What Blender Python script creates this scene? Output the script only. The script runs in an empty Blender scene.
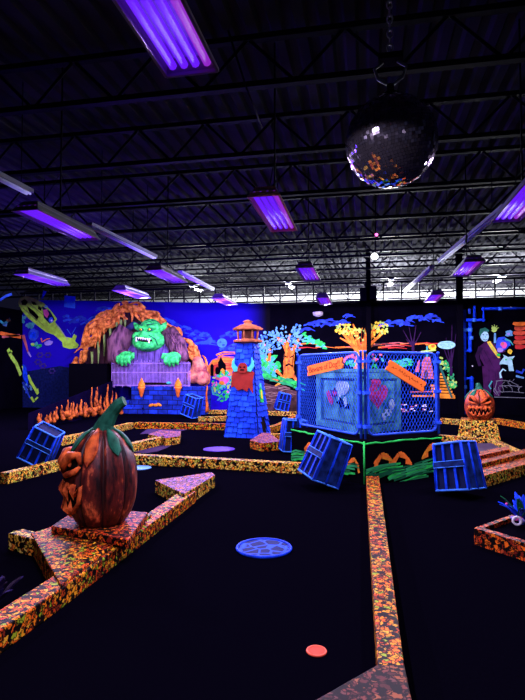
import bpy, bmesh, math, random
from mathutils import Vector, Matrix, Euler, noise
random.seed(7)
S = bpy.context.scene
C = S.collection
PI = math.pi
def rad(a): return math.radians(a)

# ------------------------------------------------------------------ camera
FPX = 526.0
CAMZ = 1.5
cam_data = bpy.data.cameras.new('camera'); cam = bpy.data.objects.new('camera', cam_data); C.objects.link(cam)
cam.location = (0, 0, CAMZ)
cam.rotation_euler = (rad(90 + 2.18), 0, rad(11.07))
cam_data.sensor_fit = 'VERTICAL'; cam_data.sensor_height = 36.0; cam_data.lens = FPX / 700 * 36.0
cam_data.clip_start = 0.05; cam_data.clip_end = 200
S.camera = cam
RC = cam.rotation_euler.to_matrix()
def ray(px, py): return RC @ Vector(((px - 262.5) / FPX, -(py - 350) / FPX, -1))
def G(px, py, z=0.0):                       # survey: point of the horizontal plane at height z
    d = ray(px, py); t = (z - CAMZ) / d.z
    return Vector((d.x * t, d.y * t, z))
def W(px, py, Y):                           # survey: point of the plane y = Y
    d = ray(px, py); t = Y / d.y
    return Vector((d.x * t, Y, CAMZ + d.z * t))
YB = 19.0                                   # mural wall

# ------------------------------------------------------------------ materials
MATS = {}
def nodes(m):
    m.use_nodes = True
    n = m.node_tree.nodes; l = m.node_tree.links
    return n, l, n['Principled BSDF']
def paint(name, col, rough=0.6, mottle=0.35, scale=6.0, metal=0.0, spec=0.05, dark=None, detail=4, stretch=None):
    if name in MATS: return MATS[name]
    m = bpy.data.materials.new(name); n, l, b = nodes(m)
    b.inputs['Roughness'].default_value = rough; b.inputs['Metallic'].default_value = metal
    b.inputs['Specular IOR Level'].default_value = spec
    if mottle > 0:
        tc = n.new('ShaderNodeTexCoord'); nz = n.new('ShaderNodeTexNoise')
        nz.inputs['Scale'].default_value = scale; nz.inputs['Detail'].default_value = detail
        if stretch:
            mp = n.new('ShaderNodeMapping'); mp.inputs['Scale'].default_value = stretch; l.new(tc.outputs['Object'], mp.inputs['Vector']); l.new(mp.outputs['Vector'], nz.inputs['Vector'])
        else: l.new(tc.outputs['Object'], nz.inputs['Vector'])
        r = n.new('ShaderNodeValToRGB')
        dk = dark or tuple(c * (1 - mottle) for c in col)
        r.color_ramp.elements[0].position = .35; r.color_ramp.elements[1].position = .62
        r.color_ramp.elements[0].color = (*dk, 1); r.color_ramp.elements[1].color = (*col, 1)
        l.new(nz.outputs['Fac'], r.inputs['Fac']); l.new(r.outputs['Color'], b.inputs['Base Color'])
    else:
        b.inputs['Base Color'].default_value = (*col, 1)
    MATS[name] = m; return m
def emit(name, col, strength):
    m = bpy.data.materials.new(name); n, l, b = nodes(m)
    b.inputs['Base Color'].default_value = (*col, 1)
    b.inputs['Emission Color'].default_value = (*col, 1); b.inputs['Emission Strength'].default_value = strength
    return m
def leaf_carpet(name, cols, scale=36.0, stretch=(1, 1, 1), gap=.18, rough=.55):
    """printed autumn-leaf carpet: one colour for each leaf-sized cell, black between"""
    m = bpy.data.materials.new(name); n, l, b = nodes(m)
    b.inputs['Roughness'].default_value = rough; b.inputs['Specular IOR Level'].default_value = .06
    tc = n.new('ShaderNodeTexCoord'); mp = n.new('ShaderNodeMapping'); mp.inputs['Scale'].default_value = stretch
    nz = n.new('ShaderNodeTexNoise'); nz.inputs['Scale'].default_value = 30; nz.inputs['Detail'].default_value = 4
    mx = n.new('ShaderNodeMixRGB'); mx.inputs['Fac'].default_value = .07
    l.new(tc.outputs['Object'], mp.inputs['Vector']); l.new(mp.outputs['Vector'], mx.inputs['Color1'])
    l.new(tc.outputs['Object'], nz.inputs['Vector']); l.new(nz.outputs['Color'], mx.inputs['Color2'])
    v = n.new('ShaderNodeTexVoronoi'); v.inputs['Scale'].default_value = scale; l.new(mx.outputs['Color'], v.inputs['Vector'])
    e = n.new('ShaderNodeTexVoronoi'); e.feature = 'DISTANCE_TO_EDGE'; e.inputs['Scale'].default_value = scale; l.new(mx.outputs['Color'], e.inputs['Vector'])
    sp = n.new('ShaderNodeSeparateColor'); l.new(v.outputs['Color'], sp.inputs['Color'])
    r = n.new('ShaderNodeValToRGB'); r.color_ramp.interpolation = 'CONSTANT'
    els = r.color_ramp.elements
    els[0].position = 0; els[0].color = (*cols[0], 1); els[1].position = 1 / len(cols); els[1].color = (*cols[1], 1)
    for i, c in enumerate(cols[2:], 2):
        k = els.new(i / len(cols)); k.color = (*c, 1)
    l.new(sp.outputs['Red'], r.inputs['Fac'])
    r2 = n.new('ShaderNodeValToRGB'); r2.color_ramp.elements[0].position = gap * .35; r2.color_ramp.elements[1].position = gap
    l.new(e.outputs['Distance'], r2.inputs['Fac'])
    mm = n.new('ShaderNodeMixRGB'); mm.inputs['Color1'].default_value = (.004, .003, .003, 1)
    l.new(r2.outputs['Color'], mm.inputs['Fac']); l.new(r.outputs['Color'], mm.inputs['Color2'])
    l.new(mm.outputs['Color'], b.inputs['Base Color'])
    return m
BK = (.004, .003, .003)
M_LEAF = leaf_carpet('leaf_carpet', [(1, .22, .01), BK, (.95, .42, .015), (.6, .06, .01), (1, .3, .01), (.35, .5, .02), BK, (.95, .5, .03), (.85, .13, .01), (.25, .03, .01), BK])
M_LEAF_Y = leaf_carpet('leaf_carpet_yellow', [(1, .62, .05), BK, (1, .45, .04), (.9, .75, .12), (1, .3, .03), BK, (.85, .55, .05), (.5, .6, .06), (1, .7, .12), (.5, .12, .02)], scale=32)
M_LEAF_R = leaf_carpet('leaf_carpet_red', [(.8, .11, .01), (.55, .06, .012), BK, (.85, .22, .015), (.6, .05, .01), (.2, .018, .008), BK, (.9, .17, .01), (.5, .07, .02), BK], scale=34)
M_LEAF_SHEEN = leaf_carpet('leaf_carpet_sheen', [(.5, .13, .2), (.33, .1, .38), BK, (.55, .18, .12), (.22, .08, .4), (.6, .17, .06), (.35, .14, .3), (.12, .03, .12)], scale=34)  # leaf print with the purple lamp sheen painted into its colours
M_LEAF_SHADE = leaf_carpet('leaf_carpet_shade', [(.18, .045, .03), (.3, .09, .03), BK, (.1, .025, .02), (.34, .11, .04), BK, (.14, .05, .04), (.07, .02, .015)], scale=32)  # leaf print darkened in colour for the dim light far from the lamps

M_BLACK = paint('flat_black', (.0018, .0016, .0035), .9, 0, spec=0)
M_STEEL = paint('dark_steel', (.010, .009, .016), .6, .3, 3, spec=.02)
M_BLUE = paint('neon_blue', (.008, .07, .95), .5, .45, 9)
M_BLUEL = paint('light_blue', (.06, .27, 1.0), .5, .3, 9)
M_NAVY = paint('navy', (.006, .013, .09), .6, .5, 12)
M_SKYB = paint('cloud_blue', (.03, .10, .8), .6, .6, 3)
M_TEAL = paint('teal', (.06, .5, .42), .6, .3, 5)
M_GREEN = paint('neon_green', (.03, .72, .10), .6, .5, 7)
M_LIME = paint('lime', (.42, .72, .12), .6, .35, 6)
M_ORANGE = paint('neon_orange', (1, .24, .03), .6, .5, 6)
M_ORANGEL = paint('light_orange', (1, .36, .03), .6, .6, 5)
M_YEL = paint('yellow', (.9, .7, .05), .6, .3, 6)
M_RED = paint('red', (.55, .035, .03), .6, .3, 6)
M_PINK = paint('pink', (.85, .12, .4), .6, .35, 5)
M_SALMON = paint('salmon', (.65, .17, .16), .6, .4, 6)
M_WHITE = paint('white', (.8, .85, .9), .6, .15, 5)
M_LILAC = paint('lilac', (.36, .3, .85), .6, .3, 5)
M_PURPLE = paint('suit_purple', (.06, .012, .075), .7, .4, 4)
M_PURPD = paint('dark_purple', (.028, .008, .05), .7, .4, 4)
M_BROWN = paint('brown_earth', (.10, .05, .05), .8, .6, 5)
M_GREYL = paint('fixture_grey', (.42, .42, .46), .45, .15, 4)

# ------------------------------------------------------------------ mesh builder
class MB:
    def __init__(s): s.bm = bmesh.new(); s.mats = []
    def mi(s, m):
        if m not in s.mats: s.mats.append(m)
        return s.mats.index(m)
    def face(s, pts, m, smooth=False):
        try: f = s.bm.faces.new([s.bm.verts.new(p) for p in pts])
        except ValueError: return
        f.material_index = s.mi(m); f.smooth = smooth; return f
    def box(s, c, size, m, rot=None, top=1.0):
        c = Vector(c); hx, hy, hz = (q / 2 for q in size); R = rot.to_matrix() if isinstance(rot, Euler) else (rot or Matrix.Identity(3))
        v = []
        for z in (-1, 1):
            k = top if z > 0 else 1
            for x, y in ((-1, -1), (1, -1), (1, 1), (-1, 1)):
                v.append(s.bm.verts.new(c + R @ Vector((x * hx * k, y * hy * k, z * hz))))
        for q in ((3, 2, 1, 0), (4, 5, 6, 7), (0, 1, 5, 4), (1, 2, 6, 5), (2, 3, 7, 6), (3, 0, 4, 7)):
            f = s.bm.faces.new([v[i] for i in q]); f.material_index = s.mi(m)
        return s
    def prism(s, poly, z0, z1, mtop, mside=None):
        """poly: world points in plan; extruded from z0 to z1"""
        mside = mside or mtop
        a = sum(poly[i].x * poly[(i + 1) % len(poly)].y - poly[(i + 1) % len(poly)].x * poly[i].y for i in range(len(poly)))
        if a < 0: poly = poly[::-1]
        lo = [s.bm.verts.new((p.x, p.y, z0)) for p in poly]; hi = [s.bm.verts.new((p.x, p.y, z1)) for p in poly]
        f = s.bm.faces.new(hi); f.material_index = s.mi(mtop)
        f = s.bm.faces.new(lo[::-1]); f.material_index = s.mi(mside)
        for i in range(len(poly)):
            j = (i + 1) % len(poly); f = s.bm.faces.new((lo[i], lo[j], hi[j], hi[i])); f.material_index = s.mi(mside)
        return s
    def tube(s, path, r, m, n=8, caps=True):
        path = [Vector(p) for p in path]
        rs = r if isinstance(r, (list, tuple)) else [r] * len(path)
        rings = []; up = None
        for i, p in enumerate(path):
            t = (path[min(i + 1, len(path) - 1)] - path[max(i - 1, 0)])
            if t.length < 1e-9: t = Vector((0, 0, 1))
            t.normalize()
            if up is None: up = Vector((0, 0, 1)) if abs(t.z) < .9 else Vector((1, 0, 0))
            a = t.cross(up)
            if a.length < 1e-4: a = t.orthogonal()
            a.normalize(); b = a.cross(t).normalized(); up = b
            rings.append([s.bm.verts.new(p + (a * math.cos(2 * PI * k / n) + b * math.sin(2 * PI * k / n)) * rs[i]) for k in range(n)])
        k0 = s.mi(m)
        for A, B in zip(rings, rings[1:]):
            for k in range(n):
                f = s.bm.faces.new((A[k], A[(k + 1) % n], B[(k + 1) % n], B[k])); f.material_index = k0; f.smooth = True
        if caps:
            for Rg in (rings[0][::-1], rings[-1]):
                try: f = s.bm.faces.new(Rg); f.material_index = k0
                except ValueError: pass
        return s
    def ell(s, c, r, m, seg=16, rng=10, rot=None):
        Mx = Matrix.Translation(Vector(c)) @ (rot.to_matrix().to_4x4() if rot else Matrix.Identity(4)) @ Matrix.Diagonal((*(r if not isinstance(r, (int, float)) else (r, r, r)), 1))
        g = bmesh.ops.create_uvsphere(s.bm, u_segments=seg, v_segments=rng, radius=1, matrix=Mx)
        k = s.mi(m)
        for v in g['verts']:
            for f in v.link_faces: f.material_index = k; f.smooth = True
        return s
    def lathe(s, prof, m, c=(0, 0, 0), n=24, smooth=True):
        c = Vector(c); rings = []
        for r, z in prof: rings.append([s.bm.verts.new(c + Vector((r * math.cos(2 * PI * k / n), r * math.sin(2 * PI * k / n), z))) for k in range(n)])
        k0 = s.mi(m)
        for A, B in zip(rings, rings[1:]):
            for k in range(n):
                f = s.bm.faces.new((A[k], A[(k + 1) % n], B[(k + 1) % n], B[k])); f.material_index = k0; f.smooth = smooth
        for Rg in (rings[0][::-1], rings[-1]):
            f = s.bm.faces.new(Rg); f.material_index = k0
        return s
    def build(s, name, parent=None, loc=None, origin=None, bevel=0):
        """links as one mesh object; origin: world point that becomes the object's origin"""
        if origin is not None:
            for v in s.bm.verts: v.co -= Vector(origin)
        bmesh.ops.recalc_face_normals(s.bm, faces=[f for f in s.bm.faces]) if getattr(s, 'fix', False) else None
        me = bpy.data.meshes.new(name); s.bm.to_mesh(me); s.bm.free()
        for m in s.mats: me.materials.append(m)
        o = bpy.data.objects.new(name, me); C.objects.link(o)
        if origin is not None: o.location = origin
        if loc is not None: o.location = loc
        if parent is not None:
            o.parent = parent
            if origin is not None: o.location = Vector(origin) - parent.matrix_basis.translation
        if bevel:
            b = o.modifiers.new('bevel', 'BEVEL'); b.width = bevel; b.segments = 2; b.limit_method = 'ANGLE'
        return o
def tag(o, label=None, cat=None, group=None, kind=None):
    if label: o['label'] = label
    if cat: o['category'] = cat
    if group: o['group'] = group
    if kind: o['kind'] = kind
    return o
def empty(name, loc, label, cat, group=None, rz=0):
    o = bpy.data.objects.new(name, None); C.objects.link(o); o.location = loc; o.rotation_euler = (0, 0, rz); o.empty_display_size = .1
    return tag(o, label, cat, group)
def dup(root, loc, rot, label, group=None):
    r = root.copy(); C.objects.link(r); r.location = loc; r.rotation_euler = rot
    r['label'] = label
    if group: r['group'] = group
    for ch in list(root.children):
        c = ch.copy(); C.objects.link(c); c.parent = r
        for g in ch.children:
            d = g.copy(); C.objects.link(d); d.parent = c
    return r
def bake(o):
    """apply the modifiers of o"""
    dg = bpy.context.evaluated_depsgraph_get(); dg.update()
    me = bpy.data.meshes.new_from_object(o.evaluated_get(dg)); mats = [m for m in o.data.materials]
    o.modifiers.clear(); o.data = me
    if not me.materials:
        for m in mats: me.materials.append(m)
    return o
def fuse(name, mb, vox, parent, smooth_it=4):
    o = mb.build(name, parent)
    r = o.modifiers.new('remesh', 'REMESH'); r.mode = 'VOXEL'; r.voxel_size = vox; r.use_smooth_shade = True
    sm = o.modifiers.new('smooth', 'SMOOTH'); sm.iterations = smooth_it; sm.factor = .5
    return bake(o)
# ================================================================== SETTING
XL = W(22, 370, YB).x; XR = 8.0
HW = W(323, 303.5, YB).z                    # top of the partition with the mural
DECK = 5.75
def struct(o, label=None): return tag(o, label, None, None, 'structure')
def floor_mat():
    m = bpy.data.materials.new('black_floor'); n, l, b = nodes(m)
    b.inputs['Roughness'].default_value = .5; b.inputs['Specular IOR Level'].default_value = 0
    tc = n.new('ShaderNodeTexCoord'); nz = n.new('ShaderNodeTexNoise'); nz.inputs['Scale'].default_value = 60; nz.inputs['Detail'].default_value = 6
    l.new(tc.outputs['Object'], nz.inputs['Vector'])
    r = n.new('ShaderNodeValToRGB'); r.color_ramp.elements[0].color = (.0007, .0006, .0018, 1); r.color_ramp.elements[1].color = (.0017, .0014, .0042, 1)
    l.new(nz.outputs['Fac'], r.inputs['Fac']); l.new(r.outputs['Color'], b.inputs['Base Color']); return m
struct(MB().box(((XL + XR) / 2, 11, -.05), (XR - XL + .4, 36, .1), floor_mat()).build('floor'))
M_WALLB = paint('black_wall', (.0016, .0013, .004), .8, .3, 2, spec=0)
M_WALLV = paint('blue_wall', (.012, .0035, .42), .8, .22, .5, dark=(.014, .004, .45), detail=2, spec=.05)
M_DECK = paint('deck_grey', (.055, .055, .064), .8, .35, 1.2, spec=0)
M_DECKB = paint('lobby_wall', (.62, .62, .64), .7, .1, 1)
wall_back = struct(MB().box(((XL + XR) / 2, YB + .1, HW / 2), (XR - XL + .4, .2, HW), M_WALLB).build('wall_back'))
wall_left = struct(MB().box((XL - .1, 8, HW / 2), (.2, 22.2, HW), M_WALLB).build('wall_left'))
struct(MB().box((XR + .1, 8, HW / 2), (.2, 22.2, HW), M_WALLB).build('wall_right'))
struct(MB().box(((XL + XR) / 2, 29.1, DECK / 2), (XR - XL + 8, .2, DECK), M_DECKB).build('wall_lobby'), 'pale lobby wall far behind the black partition')
# corrugated roof deck
mb = MB(); x = XL - 4; zz = []
while x < XR + 4:
    zz += [(x, DECK), (x + .12, DECK), (x + .16, DECK + .07), (x + .26, DECK + .07), ]; x += .3
vs = [[mb.bm.verts.new((a, yy, h)) for a, h in zz] for yy in (-6, 29)]
k = mb.mi(M_DECK)
for i in range(len(zz) - 1):
    f = mb.bm.faces.new((vs[0][i], vs[1][i], vs[1][i + 1], vs[0][i + 1])); f.material_index = k
struct(mb.build('ceiling'), 'corrugated dark metal roof deck')
# open-web joists
def joist(Y):
    e = bpy.data.objects.new('ceiling_joist', None); C.objects.link(e); e.location = (0, Y, 5.05); struct(e, 'dark open-web steel roof joist')
    x0, x1 = XL - 4, XR + 4
    for z, nm in ((.6, 'top_chord'), (0, 'bottom_chord')):
        MB().box(((x0 + x1) / 2, 0, z), (x1 - x0, .1, .07), M_STEEL).build(nm, e)
    mb = MB(); x = x0; up = False
    while x < x1:
        mb.tube([(x, 0, 0 if not up else .6), (x + .6, 0, .6 if not up else 0)], .022, M_STEEL, 5); x += .6; up = not up
    mb.build('web', e)
for i in range(13): joist(2.2 + 2.05 * i)
# open rail on top of the partition
rail = MB(); 
for z in (.05, .72): rail.box(((XL + XR) / 2, YB + .1, HW + z), (XR - XL + .4, .07, .07), M_STEEL)
x = XL
while x < XR: rail.box((x, YB + .1, HW + .36), (.05, .05, .66), M_STEEL); x += .62
struct(rail.build('trim_1'), 'open black steel rail along the top of the partition')
# steel columns
for px, nm in ((459.5, 'column'), (368.5, 'column')):
    p = W(px, 300, YB - .15 if px < 400 else YB - .35)
    struct(MB().box((p.x, p.y, DECK / 2), (.2 if px > 400 else .16, .2, DECK), M_BLACK).build('wall_column'),
           'black steel column between the two mural bays' if px > 400 else 'black steel column behind the fenced grave')
p = W(368.5, 295, YB - .35)
for dx, zc in ((-.17, 0), (.15, .05)):
    t = empty('loudspeaker', (p.x + dx, p.y, p.z + zc - .25), 'black box speaker on the %s of the column top above the fence' % ('left' if dx < 0 else 'right'), 'speaker', 'speakers on the column')
    MB().box((0, 0, .25), (.26, .26, .5), M_BLACK).build('speaker_body', t, bevel=.02)
    MB().box((0, -.135, .25), (.2, .02, .42), M_STEEL).build('speaker_grille', t)

# ------------------------------------------------------------------ lamps
M_TUBE = emit('uv_tube', (.15, .012, 1.0), .95)
M_TUBE2 = emit('uv_tube_pink', (.34, .025, .7), .8)
for q_ in (M_TUBE, M_TUBE2): q_.node_tree.nodes['Principled BSDF'].inputs['Base Color'].default_value = (.01, .01, .015, 1)
M_REFL = paint('reflector', (.5, .42, .65), .3, .1, 4, metal=1)
M_PAN = paint('lamp_pan', (.32, .3, .34), .5, .15, 4); M_PANS = paint('lamp_pan_salmon', (.85, .36, .26), .5, .15, 4)
LAMPCOL = (.82, .62, 1.0)
LH = 3.5
def uv_lamp(X, Y, label, power, L=1.55, wd=.36, col=LAMPCOL, blue_fill=0, tilt=0, rot=0, pan=None):
    pan = pan or M_PAN
    t = empty('blacklight_lamp', (X, Y, LH), label, 'lamp', 'hanging blacklight lamps', rot)
    h = MB()                                  # trapezoid pan, open below
    wt = wd * .62; a, b = L / 2, L / 2 - .1; z1 = .13
    lo = [(-wd / 2, -a, 0), (wd / 2, -a, 0), (wd / 2, a, 0), (-wd / 2, a, 0)]
    hi = [(-wt / 2, -b, z1), (wt / 2, -b, z1), (wt / 2, b, z1), (-wt / 2, b, z1)]
    for i in range(4):
        j = (i + 1) % 4; h.face([lo[i], lo[j], hi[j], hi[i]], pan)
    h.face(hi, pan); h.build('housing', t)
    r = MB()
    for x in (-wd / 2, wd / 2): r.box((x, 0, -.008), (.02, L, .022), pan)
    for y in (-a, a): r.box((0, y, -.008), (wd, .02, .022), pan)
    r.build('rim', t)
    MB().box((0, 0, .075), (wd * .8, L - .1, .006), M_REFL).build('reflector', t)
    for q in range(4):
        x = (q - 1.5) * wd * .22
        MB().tube([(x, -a + .04, .03), (x, a - .04, .03)], .028, M_TUBE2 if q == 3 else M_TUBE, 8).build('tube', t)
    hg = MB(); hg.tube([(0, 0, z1), (0, 0, DECK - LH)], .012, M_STEEL, 5)
    for y in (-.45, .45): hg.tube([(0, y, z1), (0, 0, .75)], .006, M_STEEL, 4)
    hg.build('hanger', t)
    for y in (-L * .25, L * .25):
        ld = bpy.data.lights.new('lamp_light', 'SPOT'); ld.spot_size = rad(177); ld.spot_blend = .04; ld.energy = power / 2; ld.color = col; ld.shadow_soft_size = .03
        lo_ = bpy.data.objects.new('lamp_light', ld); C.objects.link(lo_); lo_.parent = t; lo_.location = (0, y if not tilt else L / 2 - .03 - (y < 0) * .04, -.034); lo_.rotation_euler = (rad(tilt), 0, 0)
    if blue_fill:
        pd = bpy.data.lights.new('added_blue_fill', 'POINT'); pd.energy = blue_fill; pd.color = (.12, .03, 1); pd.shadow_soft_size = .25  # added blue point light washing wall and roof, no fixture of its own
        po = bpy.data.objects.new('added_blue_fill', pd); C.objects.link(po); po.parent = t; po.location = (0, 0, -.25)
    return t
PW = 530
LAMPS = [(-1.13, 2.53, 'blacklight lamp overhead, largest and closest, cropped by the top edge', PW * .8, 0),
 (-1.13, 6.6, 'blacklight lamp with salmon housing end hanging left of the mirror ball', PW, 0),
 (-1.15, 10.88, 'small blacklight lamp above the fence, in front of the roof trusses', PW, 0),
 (-1.16, 15.2, 'tiny blacklight lamp just above the partition over the orange tree', PW, 0),
 (1.86, 6.7, 'blacklight lamp cut by the right picture edge', PW, 0),
 (1.98, 10.9, 'blacklight lamp hanging at an angle beside the black column', PW, 0),
 (1.88, 15.2, 'small blacklight lamp over the mural left of the black column', PW, 0),
 (-4.14, 6.55, 'long violet blacklight lamp above the left mural bay', PW, 0),
 (-4.13, 10.55, 'blacklight lamp hanging above the sky mural beside the pale strip light', PW, 60),
 (-4.0, 14.75, 'dim blacklight lamp above the blue wall left of the tower', PW, 520),
 (-6.97, 10.4, 'blacklight lamp low above the skeleton at the left edge', PW, 60),
 (-1.2, -1.4, 'added unseen blacklight lamp behind the viewpoint in line with the centre row, reflected in the mirror ball', PW * .45, 0),  # added out of view to light the foreground and the ball
 (1.85, -1.0, 'added unseen blacklight lamp behind the viewpoint in line with the right-hand row', PW * .4, 0),  # second lamp added out of view for the foreground
 (-9.9, 11.2, 'added unseen blacklight lamp beyond the left edge of the view, lighting the left wall', PW * 1.5, 60),  # added out of view to brighten the left wall
 (-6.0, 12.85, 'small blacklight lamp above the orange cave arch', PW, 520)]
for X, Y, lb, pw, sp in LAMPS: uv_lamp(X, Y, lb, pw, blue_fill=sp, tilt=(8 if Y > 14 or (X < -5 and Y > 11) else 0), pan=M_PANS if 'salmon' in lb else None)
# unlit fluorescent strips
def strip(a, b, label, z=4.15):
    A = G(*a, z); B = G(*b, z); mid = (A + B) / 2; d = B - A; rz = math.atan2(d.y, d.x)
    t = empty('strip_light', mid, label, 'strip light', 'unlit strip lights', rz)
    MB().box((0, 0, .04), (d.length, .13, .06), M_GREYL).build('channel', t)
    for y in (-.03, .03): MB().tube([(-d.length / 2 + .03, y, -.01), (d.length / 2 - .03, y, -.01)], .018, M_WHITE, 6).build('tube', t)
    for x in (-.35, .35): MB().tube([(x * d.length, 0, .07), (x * d.length, 0, DECK - z)], .008, M_STEEL, 4).build('hanger', t)
strip((89, 226), (155, 258), 'unlit pale strip light right of the long violet lamp')
strip((-40, 158), (30, 194), 'unlit pale strip light cut by the left edge under the dark roof')
strip((180, 273), (213, 290), 'unlit pale strip light far back above the ogre')
strip((506, 208), (440, 262), 'long unlit strip light beside the lamp at the right edge')
strip((432, 268), (405, 292), 'unlit strip light far back near the lamp beside the column')
# pin spot on its drop rod
p = W(374.5, 257, 12.5)
t = empty('pin_spot', p, 'small bright white spotlight hanging on a rod behind the mirror ball', 'spotlight')
MB().tube([(0, .14, .03), (0, -.06, 0)], [.06, .075], M_BLACK, 14).build('spot_body', t)
MB().ell((0, -.07, 0), (.075, .03, .075), emit('spot_glow', (.9, .95, 1), 18)).build('spot_lens', t)
MB().tube([(.03, .05, .06), (.03, .05, DECK - p.z)], .015, M_STEEL, 6).build('rod', t)
MB().ell((.05, -.02, .52), .035, emit('led_pink', (1, .1, .5), 5)).build('indicator', t, loc=(0, 0, 0))
ld = bpy.data.lights.new('spot_light', 'SPOT'); ld.energy = 25; ld.spot_size = rad(9); ld.color = (.9, .95, 1); ld.shadow_soft_size = .05
lo_ = bpy.data.objects.new('spot_light', ld); C.objects.link(lo_); lo_.location = p + Vector((0, -.12, 0)); lo_.rotation_euler = (Vector(W(391, 142, 4.5) - p)).to_track_quat('-Z', 'Y').to_euler()
# small roof camera dome left of the trusses over the tree mural
p = W(318, 317, YB - .25)
t = empty('ceiling_speaker', p, 'small pale round fitting high on the wall right of the leafy tree mural', 'wall fitting')
MB().lathe([(.03, 0), (.17, .06), (.19, .16), (.17, .18)], M_GREYL).build('shell', t); MB().box((0, .15, .12), (.08, .22, .06), M_GREYL).build('bracket', t)

# lobby lamps behind the partition
for X in (-7, -3, 1, 5):
    for Y in (21.2, 26.8):
        t = empty('lobby_lamp', (X, Y, 4.9), 'white lit tube lamp in the lobby seen over the partition', 'lamp', 'lobby lamps')
        MB().box((0, 0, .06), (.2, 1.3, .06), M_GREYL).build('housing', t)
        MB().tube([(0, -.6, 0), (0, .6, 0)], .03, emit('lobby_tube', (1, 1, 1), 1.6) if 'lobby_tube' not in bpy.data.materials else bpy.data.materials['lobby_tube'], 8).build('tube', t)
        MB().tube([(0, 0, .09), (0, 0, DECK - 4.9)], .01, M_STEEL, 4).build('hanger', t)
        pd = bpy.data.lights.new('lobby_light', 'POINT'); pd.energy = (700 if X < -2 else 1700); pd.color = (.93, .95, 1); pd.shadow_soft_size = .3
        po = bpy.data.objects.new('lobby_light', pd); C.objects.link(po); po.parent = t; po.location = (0, 0, -.2)

# mirror ball
bc = W(391, 142, 4.45); bc_r = .375
t = empty('mirror_ball', bc, 'large round mirror ball hanging on a chain from the dark roof', 'disco ball')
mb = MB(); k_m = bpy.data.materials.new('mirror_tile'); n, l, b = nodes(k_m)
b.inputs['Metallic'].default_value = .985; b.inputs['Roughness'].default_value = .08; b.inputs['Base Color'].default_value = (.8, .8, .85, 1)
rows = 44
for i in range(rows):
    p0 = -PI / 2 + PI * i / rows; p1 = p0 + PI / rows * .94; pm = (p0 + p1) / 2
    nn = max(4, int(2 * PI * math.cos(pm) / (PI / rows)))
    for q in range(nn):
        a0 = 2 * PI * q / nn; a1 = a0 + 2 * PI / nn * .94
        J = Vector((random.gauss(0, 1), random.gauss(0, 1), random.gauss(0, 1))) * .0016
        ctr = Vector((math.cos(pm) * math.cos((a0 + a1) / 2), math.cos(pm) * math.sin((a0 + a1) / 2), math.sin(pm)))
        axis = ctr.orthogonal().normalized(); Rm = Matrix.Rotation(random.gauss(0, .08), 3, axis) @ Matrix.Rotation(random.gauss(0, .08), 3, ctr.cross(axis))
        pts = []
        for pp, aa in ((p0, a0), (p0, a1), (p1, a1), (p1, a0)):
            v = Vector((math.cos(pp) * math.cos(aa), math.cos(pp) * math.sin(aa), math.sin(pp)))
            v = ctr + Rm @ (v - ctr); pts.append(v * bc_r)
        mb.face(pts, k_m)
core = MB().ell((0, 0, 0), bc_r * .985, M_BLACK, 48, 32).build('ball_core', t)
tl = mb.build('mirror_tiles', t); tag(tl, kind='stuff'); tl.rotation_euler = (rad(8), rad(-12), 0); del tl['kind']
MB().lathe([(.07, bc_r - .01), (.07, bc_r + .03), (.03, bc_r + .05), (.03, bc_r + .11), (.012, bc_r + .12)], M_STEEL).build('top_cap', t)
mb = MB()
for sgn in (-1, 1):
    mb.tube([(sgn * .0, 0, bc_r + .1), (sgn * .1, 0, bc_r + .17), (sgn * .13, 0, bc_r + .26), (sgn * .06, 0, bc_r + .31)], .014, M_GREYL, 6)
mb.box((0, 0, bc_r + .33), (.2, .14, .05), M_STEEL); mb.build('swivel', t)
mb = MB(); z = bc_r + .37; q = 0
while z < DECK - bc.z:
    pts = [(.022 * math.cos(a) * (q % 2), .022 * math.cos(a) * (1 - q % 2), z + .04 * math.sin(a)) for a in [2 * PI * i / 10 for i in range(11)]]
    mb.tube(pts, .007, M_GREYL, 5, False); z += .062; q += 1
mb.build('chain', t)
# slack cable crossing to the lamp
mb = MB(); a = W(228, 30, 5.6); a2 = W(262, 128, 6.6); mb.tube([a, (a + a2) / 2 + Vector((0, 0, -.06)), a2], .012, M_STEEL, 5)
tag(mb.build('power_cable', origin=a), 'thin dark cable hanging diagonally down to the salmon-ended lamp', 'cable')
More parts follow.
